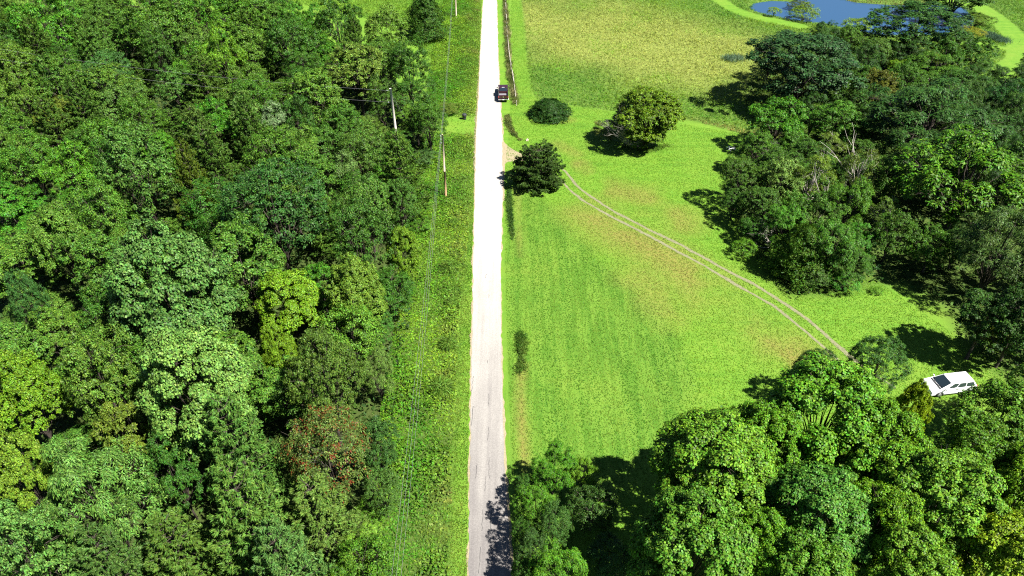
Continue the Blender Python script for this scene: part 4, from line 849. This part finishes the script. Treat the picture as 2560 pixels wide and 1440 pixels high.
tuft(1135, 560, 1.4, 1.0, (.085, .165, .018), 'small pale grass tuft below the verge pole')

# ------------------------------------------------------------------ dead wood
def branchy(mb, p, d, l, r, depth, rnd, n=5):
    q = p + d * l * 0.5 + Vector((rnd.uniform(-1, 1), rnd.uniform(-1, 1), rnd.uniform(-.3, .6))) * l * 0.10; e = p + d * l + Vector((rnd.uniform(-1, 1), rnd.uniform(-1, 1), rnd.uniform(-.2, .6))) * l * 0.14
    mb.tube([p, q, e], [r, r * 0.72, r * 0.45], n if depth > 1 else 4, cap=False)
    if depth > 0:
        for k in range(rnd.choice((2, 3, 3))):
            s = p.lerp(e, rnd.uniform(0.45, 1.0)); nd = (d + Vector((rnd.uniform(-1, 1), rnd.uniform(-1, 1), rnd.uniform(-.5, .9))) * 0.75).normalized()
            branchy(mb, s, nd, l * rnd.uniform(0.5, 0.8), r * 0.5, depth - 1, rnd, n)
def deadwood(name, label, cat, pos, starts, seed, mat=M_DEADWOOD, part='bough'):
    o = thing(name, label, cat, pos); rnd = random.Random(seed)
    for d, l, r, dep in starts:
        mb = MB(); branchy(mb, Vector((rnd.uniform(-.2, .2), rnd.uniform(-.2, .2), 0.0)), Vector(d).normalized(), l, r, dep, rnd); mb.build(part, mat, o, True)
    return o
x, y, _ = G(1582, 366); deadwood('dead_limbs', 'bare grey dead limbs rising on one side of the lone maple', 'branches', (x - 0.9, y - 1.2, 0.9), [((-.75, -.25, .9), 3.6, 0.12, 4), ((-.9, -.15, .7), 3.2, 0.09, 4), ((-.6, -.5, 1.1), 3.4, 0.085, 4), ((-.95, -.4, .95), 3.0, 0.075, 4), ((-.7, -.1, 1.2), 3.6, 0.08, 4), ((-.35, -.9, .6), 2.2, 0.06, 4), ((-.05, -.9, .5), 1.9, 0.05, 4)], 5, M_DEADWOOD)
T(1528, 318, 100, 3.6, 'shrub', (.095, .105, .022), 'low leafy spread of boughs beside the lone maple trunk', cat='shrub', zfrac=0.62)
x, y, _ = G(1940, 625); deadwood('dead_boughs', 'tangle of bare curved dead boughs leaning out of the clump', 'branches', (x, y, 0.8), [((-.8, -.2, .5), 2.0, 0.09, 4), ((-.6, .3, .8), 2.0, 0.08, 4), ((-.9, -.3, .05), 1.7, 0.07, 3), ((-.4, -.6, .3), 1.5, 0.06, 3)], 9, M_PALEBARK)
x, y, _ = G(1925, 395, 3.0); deadwood('dry_brush', 'grey dry brush standing at the back of the clump', 'brush', (x, y, 2.0), [((.1 * k - .6, .05 * (k % 3) - .1, 1.0), 1.7, 0.045, 3) for k in range(12)], 13, M_DEADWOOD, 'stem')
x, y, _ = G(2215, 610); deadwood('fallen_branch', 'pale forked branch lit in the shade past the clump', 'branch', (x, y, 0.5), [((-.9, .15, .25), 1.8, 0.05, 1), ((.6, .2, .6), 1.2, 0.05, 1)], 17, M_PALEBARK)
x, y, _ = G(2110, 470, 2.0); deadwood('bare_tree', 'bare white-barked forked stem among the clump', 'tree', (x, y, 0.0), [((-.05, 0, 1), 7.2, 0.11, 2), ((.22, .05, 1), 5.6, 0.08, 2)], 19, M_PALEBARK, 'stem')
x, y, _ = G(2040, 540, 2.0); deadwood('bare_tree', 'slim bare pale trunk showing in front of the yellowish tree', 'tree', (x, y, 0.0), [((0, 0, 1), 6.6, 0.10, 2), ((.25, -.05, 1), 5.0, 0.07, 1)], 23, M_PALEBARK, 'stem')

# ------------------------------------------------------------------ utility poles and wires
M_POLE = plain('weathered_pole', (0.36, 0.29, 0.21), 0.85, noise=0.35, nscale=2.5, bump=0.3, spec=0.1)
M_POLE2 = plain('brown_pole', (0.30, 0.19, 0.10), 0.85, noise=0.35, nscale=2.5, bump=0.3, spec=0.1)
M_WIRE = plain('aluminium_wire', (0.30, 0.30, 0.30), 0.5, 0.6)
M_PORC = plain('porcelain', (0.30, 0.30, 0.32), 0.3)
M_STEEL = plain('galvanised_steel', (0.35, 0.36, 0.37), 0.45, 0.8)
def pole(px, py, h, lean, label, two=False):
    x, y, _ = G(px, py); o = thing('utility_pole', label, 'utility pole', (x, y, hz(x, y)), group='roadside utility poles'); lx, ly = lean
    if two:
        MB().tube([(0, 0, -0.4), (lx * .42, ly * .42, h * 0.42)], [0.17, 0.15], 10).build('lower_shaft', M_POLE2, o, True)
        MB().tube([(lx * .42, ly * .42, h * 0.42 - 0.002), (lx, ly, h)], [0.149, 0.11], 10).build('upper_shaft', M_POLE, o, True)
    else:
        MB().tube([(0, 0, -0.4), (lx * .5, ly * .5, h * 0.5), (lx, ly, h)], [0.17, 0.145, 0.11], 10).build('shaft', M_POLE, o, True)
    for k, dz in enumerate((0.25, 0.75, 1.3)):
        MB().tube([(lx - 0.1, ly, h - dz), (lx - 0.26, ly, h - dz)], 0.02, 6).build('bracket', M_STEEL, o)
        MB().lathe([(0.03, -0.09), (0.065, -0.05), (0.04, 0.0), (0.065, 0.05), (0.03, 0.09)], 10, 'z', (lx - 0.29, ly, h - dz)).build('insulator', M_PORC, o, True)
    MB().tube([(lx * .1 + 0.15, ly * .1 - 0.06, 0.0), (lx * .5 + 0.14, ly * .5 - 0.06, h * .5), (lx + 0.1, ly - 0.05, h - 0.4)], 0.018, 5).build('ground_wire', M_STEEL, o)
    return Vector((x + lx, y + ly, hz(x, y) + h))
pA = pole(1115, 490, 9.9, (0.1, 0.0), 'pole with an orange-brown lower shaft in the verge opposite the driveway', True)
pB = pole(1141, 44, 9.9, (0.05, 0.2), 'farthest pole in the verge near the lone cedar')
M_POLE3 = plain('silver_grey_pole', (0.50, 0.46, 0.40), 0.85, noise=0.3, nscale=2.5, bump=0.3, spec=0.1)
def pole_at(x, y, h, label):
    t = y * math.cos(PITCH) + HC * math.sin(PITCH)
    o = thing('utility_pole', label, 'utility pole', (x, y, hz(x, y)), group='roadside utility poles')
    MB().tube([(0, 0, -0.4), (-0.05, 0, h * 0.5), (-0.12, 0, h)], [0.23, 0.21, 0.18], 10).build('shaft', M_POLE3, o, True)
    for dz in (0.3, 2.2):
        MB().tube([(-0.2, 0, h - dz), (-0.65, 0, h - dz)], 0.022, 6).build('bracket', M_STEEL, o)
        MB().lathe([(0.03, -0.09), (0.065, -0.05), (0.04, 0.0), (0.065, 0.05), (0.03, 0.09)], 10, 'z', (-0.68, 0, h - dz)).build('insulator', M_PORC, o, True)
    return Vector((x - 0.12, y, hz(x, y) + h))
gx_, gy_, _ = G(976, 222, 11.0); pC = pole_at(gx_ + 0.12, gy_, 11.0, 'pale pole standing inside the wood with stay wires')
def wire(p, q, sag, label, r=0.009, name='power_line', ext=None):
    n = 26; pts = []
    for k in range(n + 1):
        t = k / n; v = p.lerp(q, t); v.z -= sag * 4 * t * (1 - t); pts.append(v)
    o = MB().tube(pts, r, 4, cap=False).build(name, M_WIRE, None, True); tag(o, label, 'power line', 'wires between the utility poles'); return o
for k, (dz, dx, sg, nm) in enumerate(((0.25, -0.29, 1.1, 'upper'), (0.75, -0.29, 1.4, 'middle'), (1.3, -0.29, 1.7, 'lower'))):
    a_ = pA + Vector((dx, 0, -dz)); b_ = pB + Vector((dx, 0, -dz)); d_w = Vector((-8.2 + k * 0.25, 19.0, 8.4 - dz))
    wire(a_, b_, sg, nm + ' wire running from the verge pole to the farthest pole')
    wire(a_, d_w, sg * 0.9, nm + ' wire running from the verge pole toward the near end of the road')
for k, (dz, py) in enumerate(((0.3, 127), (2.2, 152))):
    a_ = pC + Vector((-0.56, 0, -dz)); zz_ = 13.6 - dz * 0.5
    e_ = Vector((*G(-60, py - 14, zz_)[:2], zz_)); wire(a_, e_, 0.9, ('upper' if k == 0 else 'lower') + ' service wire crossing the far wood', 0.012)
for k, (dz, px, py) in enumerate(((0.6, 1048, 362), (1.2, 1040, 345))):
    g = G(px, py); wire(pC + Vector((0, 0, -dz)), Vector((g[0], g[1], 0.05)), 0.0, ('longer' if k == 0 else 'shorter') + ' stay wire from the wood pole to the verge', 0.011, 'stay_wire')

# ------------------------------------------------------------------ rail fence
M_RAIL = plain('weathered_rail', (0.34, 0.31, 0.26), 0.9, noise=0.3, nscale=4, bump=0.4, spec=0.1)
FL = resample(GP([(1291, 264), (1283, 205), (1275, 160), (1270, 120), (1267, 70), (1263, 5), (1261, -20)]), 2.9)
fo = thing('rail_fence', 'old weathered rail fence sunk in weeds beside the road', 'fence', (0, 0, 0)); rf = random.Random(4)
for k, (x, y) in enumerate(FL):
    MB().tube([(x, y, -0.2), (x + rf.uniform(-.08, .08), y, 1.15 + rf.uniform(-.15, .1))], [0.075, 0.065], 6).build('post', M_RAIL, fo)
    if k + 1 < len(FL):
        x2, y2 = FL[k + 1]
        for zz in (0.55, 1.0):
            if rf.random() < 0.42: continue
            z1 = zz + rf.uniform(-.12, .06); z2 = zz + rf.uniform(-.12, .06)
            if rf.random() < 0.15: z2 = 0.1
            MB().tube([(x + 0.05, y, z1), ((x + x2) / 2 + 0.06, (y + y2) / 2, (z1 + z2) / 2 - 0.03), (x2 + 0.05, y2, z2)], [0.055, 0.06, 0.05], 6).build('rail', M_RAIL, fo)

# ------------------------------------------------------------------ black barrel, rock, white frame
M_BLACK = plain('black_plastic', (0.018, 0.020, 0.024), 0.5, noise=0.2, nscale=4)
x, y, _ = G(1161, 298); o = thing('rubbish_barrel', 'black lidded rubbish barrel standing in the verge', 'barrel', (x, y, hz(x, y)))
MB().lathe([(0.30, 0.0), (0.31, 0.1), (0.34, 0.35), (0.33, 0.38), (0.35, 0.40), (0.37, 0.8), (0.37, 0.84)], 18).build('body', M_BLACK, o, True)
MB().lathe([(0.41, 0.842), (0.42, 0.90), (0.36, 0.97), (0.1, 1.02), (0.02, 1.025)], 18).build('lid', M_BLACK, o, True)
for s in (-1, 1): MB().tube([(s * 0.37, -0.1, 0.66), (s * 0.45, -0.08, 0.68), (s * 0.45, 0.08, 0.68), (s * 0.37, 0.1, 0.66)], 0.02, 6).build('handle', M_BLACK, o)
M_STONE = plain('pale_stone', (0.42, 0.36, 0.27), 0.9, noise=0.3, nscale=3, bump=0.5, spec=0.1)
def rock(px, py, s, label):
    x, y, _ = G(px, py); rn = np.random.RandomState(int(px)); me = bpy.data.meshes.new('rock'); import bmesh
    bm = bmesh.new(); bmesh.ops.create_icosphere(bm, subdivisions=3, radius=1.0)
    for v in bm.verts:
        c = v.co; k = 0.8 + 0.35 * math.sin(c.x * 3.1 + 1) * math.cos(c.y * 2.7) + 0.12 * rn.rand(); v.co = Vector((c.x * s[0] * k, c.y * s[1] * k, max(c.z, -0.5) * s[2] * (0.85 + 0.15 * rn.rand())))
    bm.to_mesh(me); bm.free(); me.materials.append(M_STONE); o = obj('rock', me); o.location = (x, y, hz(x, y) + s[2] * 0.3); tag(o, label, 'rock')
rock(1318, 352, (0.32, 0.26, 0.3), 'pale rock at the corner of the driveway')
M_WHITE = plain('white_enamel', (0.78, 0.78, 0.76), 0.4)
x, y, _ = G(1828, 376); o = thing('tube_frame', 'white curved metal tube frame left on the lawn by the clump', 'frame', (x, y, hz(x, y)), 0.25)
def arc(y0, dz): return [(-0.75 + 1.6 * k / 10, y0 + 0.06 * math.sin(k), 0.12 + dz + 0.42 * math.sin(math.pi * min(1, (k + 1) / 9.0))) for k in range(11)]
for yy, dz in ((-0.28, 0.0), (0.32, 0.06)): MB().tube(arc(yy, dz), 0.05, 7).build('side_tube', M_WHITE, o, True)
for k in (2, 5, 8):
    p = arc(-0.28, 0)[k]; q = arc(0.32, 0.06)[k]; MB().tube([p, q], 0.035, 6).build('cross_tube', M_WHITE, o, True)
for xx in (-0.3, 0.55):
    for yy in (-0.28, 0.32): MB().tube([(xx, yy, 0.45), (xx, yy - 0.03, 0.0)], 0.035, 6).build('leg', M_WHITE, o, True)

# ------------------------------------------------------------------ vehicles (built nose towards +x, then turned)
def paint(name, col, coat=0.6):
    m, nt, b, o = newmat(name); b.inputs['Base Color'].default_value = (*col, 1); b.inputs['Roughness'].default_value = 0.35
    b.inputs['Coat Weight'].default_value = coat; b.inputs['Coat Roughness'].default_value = 0.06; return m
M_RED = paint('maroon_paint', (0.024, 0.0015, 0.003)); M_VAN = paint('white_paint', (0.72, 0.72, 0.71))
M_GLASS = plain('tinted_glass', (0.012, 0.020, 0.026), 0.05, 0, 0.8); M_CHROME = plain('chrome', (0.75, 0.75, 0.76), 0.18, 1.0)
M_TYRE = plain('tyre_rubber', (0.02, 0.02, 0.02), 0.8); M_RIM = plain('alloy', (0.45, 0.45, 0.46), 0.35, 0.8); M_TRIM = plain('dark_trim', (0.02, 0.02, 0.022), 0.6)
M_LAMP = plain('tail_lamp', (0.35, 0.02, 0.02), 0.2); M_HEAD = plain('headlamp_lens', (0.55, 0.58, 0.6), 0.1); M_LINER = plain('grey_bed_liner', (0.13, 0.13, 0.14), 0.7, noise=0.2, nscale=3)
def profile_with_arches(top, bottom_z, x0, x1, axles, ra):
    """side outline: bottom edge with wheel arches from x0 to x1, then the given top points back to x0"""
    pts = [(x0, bottom_z)]
    for ax in sorted(axles):
        for k in range(9):
            t = math.pi - math.pi * k / 8; pts.append((ax + ra * math.cos(t), bottom_z + ra * 0.92 * math.sin(t)))
    pts.append((x1, bottom_z)); return pts + top
def taper(mb, b, t, z0, z1):
    """cabin block: b, t = (x_rear, x_front, half width) at the belt and at the roof"""
    v = [(b[0], -b[2], z0), (b[1], -b[2], z0), (b[1], b[2], z0), (b[0], b[2], z0), (t[0], -t[2], z1), (t[1], -t[2], z1), (t[1], t[2], z1), (t[0], t[2], z1)]
    mb.add(v, [(3, 2, 1, 0), (4, 5, 6, 7), (0, 1, 5, 4), (1, 2, 6, 5), (2, 3, 7, 6), (3, 0, 4, 7)]); return v
def pane(a, b, c, d, u0, u1, v0, v1, push=0.012):
    """thin glass plate on the quad a b c d (a,b bottom; d,c top), inset to u0..u1, v0..v1, set proud"""
    a, b, c, d = map(Vector, (a, b, c, d)); n = (b - a).cross(d - a).normalized()
    def P(u, v): return (a.lerp(b, u)).lerp(d.lerp(c, u), v)
    q = [P(u0, v0), P(u1, v0), P(u1, v1), P(u0, v1)]
    return [p + n * push for p in q] + [p - n * 0.004 for p in q]
PF = [(0, 1, 2, 3), (7, 6, 5, 4), (0, 4, 5, 1), (1, 5, 6, 2), (2, 6, 7, 3), (3, 7, 4, 0)]
def glass(o, quad, u0, u1, v0, v1, name, push=0.012):
    mb = MB(); mb.add(pane(*quad, u0, u1, v0, v1, push), PF); return mb.build(name, M_GLASS, o)
def wheel(o, x, y, r, w):
    s = 1 if y > 0 else -1
    t = MB().lathe([(r * 0.62, -w / 2), (r * 0.93, -w / 2), (r, -w * 0.3), (r, w * 0.3), (r * 0.93, w / 2), (r * 0.62, w / 2)], 20, 'y', (0, 0, 0)).build('wheel', M_TYRE, o, True)
    t.location = (x, y, r)
    rim = MB().lathe([(r * 0.6, -0.02), (r * 0.6, 0.03), (r * 0.45, 0.015), (r * 0.15, 0.04), (0.02, 0.045)], 16, 'y').build('rim', M_RIM, t, True); rim.location = (0, s * w * 0.46, 0); rim.scale = (1, s, 1)
# pickup
x, y, _ = G(1258, 240); dirr = ROAD_C[1] - ROAD_C[4]; ang = math.atan2(dirr[1], dirr[0])
tr = thing('pickup_truck', 'dark red pickup truck with chrome rear bumper parked half on the grass', 'truck', (x, y, 0.03), ang)
mb = MB(); mb.prism(profile_with_arches([(2.85, 0.95), (2.7, 1.08), (1.2, 1.16), (1.15, 1.18), (-0.75, 1.18), (-0.78, 0.80), (-2.82, 0.80)], 0.42, -2.82, 2.88, (-1.72, 1.78), 0.46), -0.93, 0.93)
mb.build('body', M_RED, tr, bevel=0.05)
mb = MB(); taper(mb, (-0.74, 1.18, 0.91), (-0.55, 0.45, 0.74), 1.182, 1.88); cb = mb.build('cab', M_RED, tr, bevel=0.05); v = mb.v
V8 = [(-0.74, -.91, 1.182), (1.18, -.91, 1.182), (1.18, .91, 1.182), (-0.74, .91, 1.182), (-0.55, -.74, 1.88), (0.45, -.74, 1.88), (0.45, .74, 1.88), (-0.55, .74, 1.88)]
glass(tr, (V8[3], V8[0], V8[4], V8[7]), .08, .92, .14, .86, 'rear_window'); glass(tr, (V8[1], V8[2], V8[6], V8[5]), .06, .94, .08, .92, 'windshield')
for q in ((V8[0], V8[1], V8[5], V8[4]), (V8[2], V8[3], V8[7], V8[6])):
    glass(tr, q, .10, .48, .12, .86, 'side_window'); glass(tr, q, .53, .90, .12, .86, 'side_window')
MB().box((-1.78, 0, 0.806), (2.0, 1.62, 0.01)).build('bed_floor', M_LINER, tr)
for s in (-1, 1):
    MB().box((-1.78, s * 0.87, 1.0), (2.04, 0.12, 0.398)).build('bed_wall', M_RED, tr, bevel=0.03)
    MB().box((-1.78, s * 0.87, 1.205), (2.06, 0.13, 0.012)).build('bed_rail', M_TRIM, tr)
MB().box((-2.80, 0, 0.985), (0.08, 1.60, 0.43)).build('tailgate', M_RED, tr, bevel=0.02)
MB().lathe([(0.09, 0.0), (0.09, 0.012), (0.05, 0.02)], 14).build('badge', M_CHROME, tr).matrix_local = __import__('mathutils').Matrix.Translation((-2.842, 0, 1.02)) @ __import__('mathutils').Matrix.Rotation(-math.pi / 2, 4, 'Y')
MB().box((-2.98, 0, 0.60), (0.26, 1.86, 0.20)).build('rear_bumper', M_CHROME, tr, bevel=0.05)
MB().box((2.95, 0, 0.60), (0.18, 1.84, 0.24)).build('front_bumper', M_CHROME, tr, bevel=0.05)
MB().box((-3.115, 0, 0.60), (0.012, 0.34, 0.14)).build('number_plate', M_WHITE, tr)
for s in (-1, 1):
    MB().box((-2.815, s * 0.865, 0.98), (0.07, 0.11, 0.36)).build('tail_lamp', M_LAMP, tr, bevel=0.015)
    MB().box((2.84, s * 0.72, 0.86), (0.08, 0.3, 0.18)).build('headlamp', M_HEAD, tr, bevel=0.02)
    MB().box((0.78, s * 1.0, 1.27), (0.08, 0.16, 0.04)).box((0.78, s * 1.12, 1.32), (0.1, 0.16, 0.24)).build('mirror', M_TRIM, tr, bevel=0.02)
    for ax in (-1.72, 1.78): wheel(tr, ax, s * 0.82, 0.40, 0.26)
MB().box((-0.54, 0, 1.895), (0.10, 0.5, 0.03)).build('brake_light', M_HEAD, tr)
# van
x, y, _ = G(2364, 974); va = math.radians(180 + 8)
vn = thing('minivan', 'white minivan half hidden under maple boughs at the end of the drive', 'van', (x, y, hz(x, y)), va)
prof = profile_with_arches([(2.52, 0.52), (2.50, 0.78), (2.30, 0.93), (1.55, 1.06), (1.45, 1.10), (-2.42, 1.10), (-2.50, 0.98), (-2.50, 0.50)], 0.30, -2.46, 2.46, (-1.52, 1.52), 0.42)
mb = MB(); mb.prism(prof, -0.96, 0.96); mb.build('body', M_VAN, vn, bevel=0.09)
V8 = [(-2.44, -.93, 1.09), (1.50, -.93, 1.09), (1.50, .93, 1.09), (-2.44, .93, 1.09), (-2.02, -.72, 1.66), (0.38, -.72, 1.66), (0.38, .72, 1.66), (-2.02, .72, 1.66)]
mb = MB(); mb.add(V8, [(3, 2, 1, 0), (4, 5, 6, 7), (0, 1, 5, 4), (1, 2, 6, 5), (2, 3, 7, 6), (3, 0, 4, 7)]); mb.build('cabin', M_VAN, vn, bevel=0.13)
glass(vn, (V8[1], V8[2], V8[6], V8[5]), .07, .93, .06, .90, 'windshield'); glass(vn, (V8[3], V8[0], V8[4], V8[7]), .08, .92, .2, .86, 'rear_window')
for q, fl in (((V8[0], V8[1], V8[5], V8[4]), 0), ((V8[2], V8[3], V8[7], V8[6]), 1)):
    for u0, u1 in ((.06, .32), (.35, .60), (.63, .86)):
        a0, a1 = (u0, u1) if not fl else (1 - u1, 1 - u0); glass(vn, q, a0, a1, .12, .84, 'side_window')
MB().box((1.57, 0, 1.095), (0.14, 1.62, 0.02)).build('wiper_cowl', M_TRIM, vn)
for s in (-1, 1):
    w_ = MB(); w_.tube([(1.52, s * 0.15, 1.125), (1.28, s * 0.72, 1.24)], 0.014, 5); w_.build('wiper', M_TRIM, vn)
    MB().box((2.44, s * 0.68, 0.80), (0.16, 0.40, 0.15)).build('headlamp', M_HEAD, vn, bevel=0.03)
    MB().box((-2.475, s * 0.82, 0.95), (0.08, 0.16, 0.36)).build('tail_lamp', M_LAMP, vn, bevel=0.02)
    MB().box((1.15, s * 1.06, 1.16), (0.12, 0.20, 0.16)).build('mirror', M_VAN, vn, bevel=0.03)
    MB().tube([(-1.8, s * 0.58, 1.68), (-0.8, s * 0.60, 1.70), (0.1, s * 0.58, 1.68)], 0.02, 6).build('roof_rail', M_VAN, vn)
    MB().box((-0.25, s * 0.968, 0.92), (0.26, 0.02, 0.035)).build('door_handle', M_TRIM, vn)
    for ax in (-1.52, 1.52): wheel(vn, ax, s * 0.86, 0.34, 0.22)
MB().box((2.515, 0, 0.72), (0.03, 0.80, 0.12)).build('grille', M_TRIM, vn); MB().box((2.53, 0, 0.42), (0.03, 1.2, 0.12)).build('air_intake', M_TRIM, vn)
tris = sum(len(m.polygons) * 2 for m in bpy.data.meshes); print('approx tris', tris, 'objects', len(bpy.data.objects))
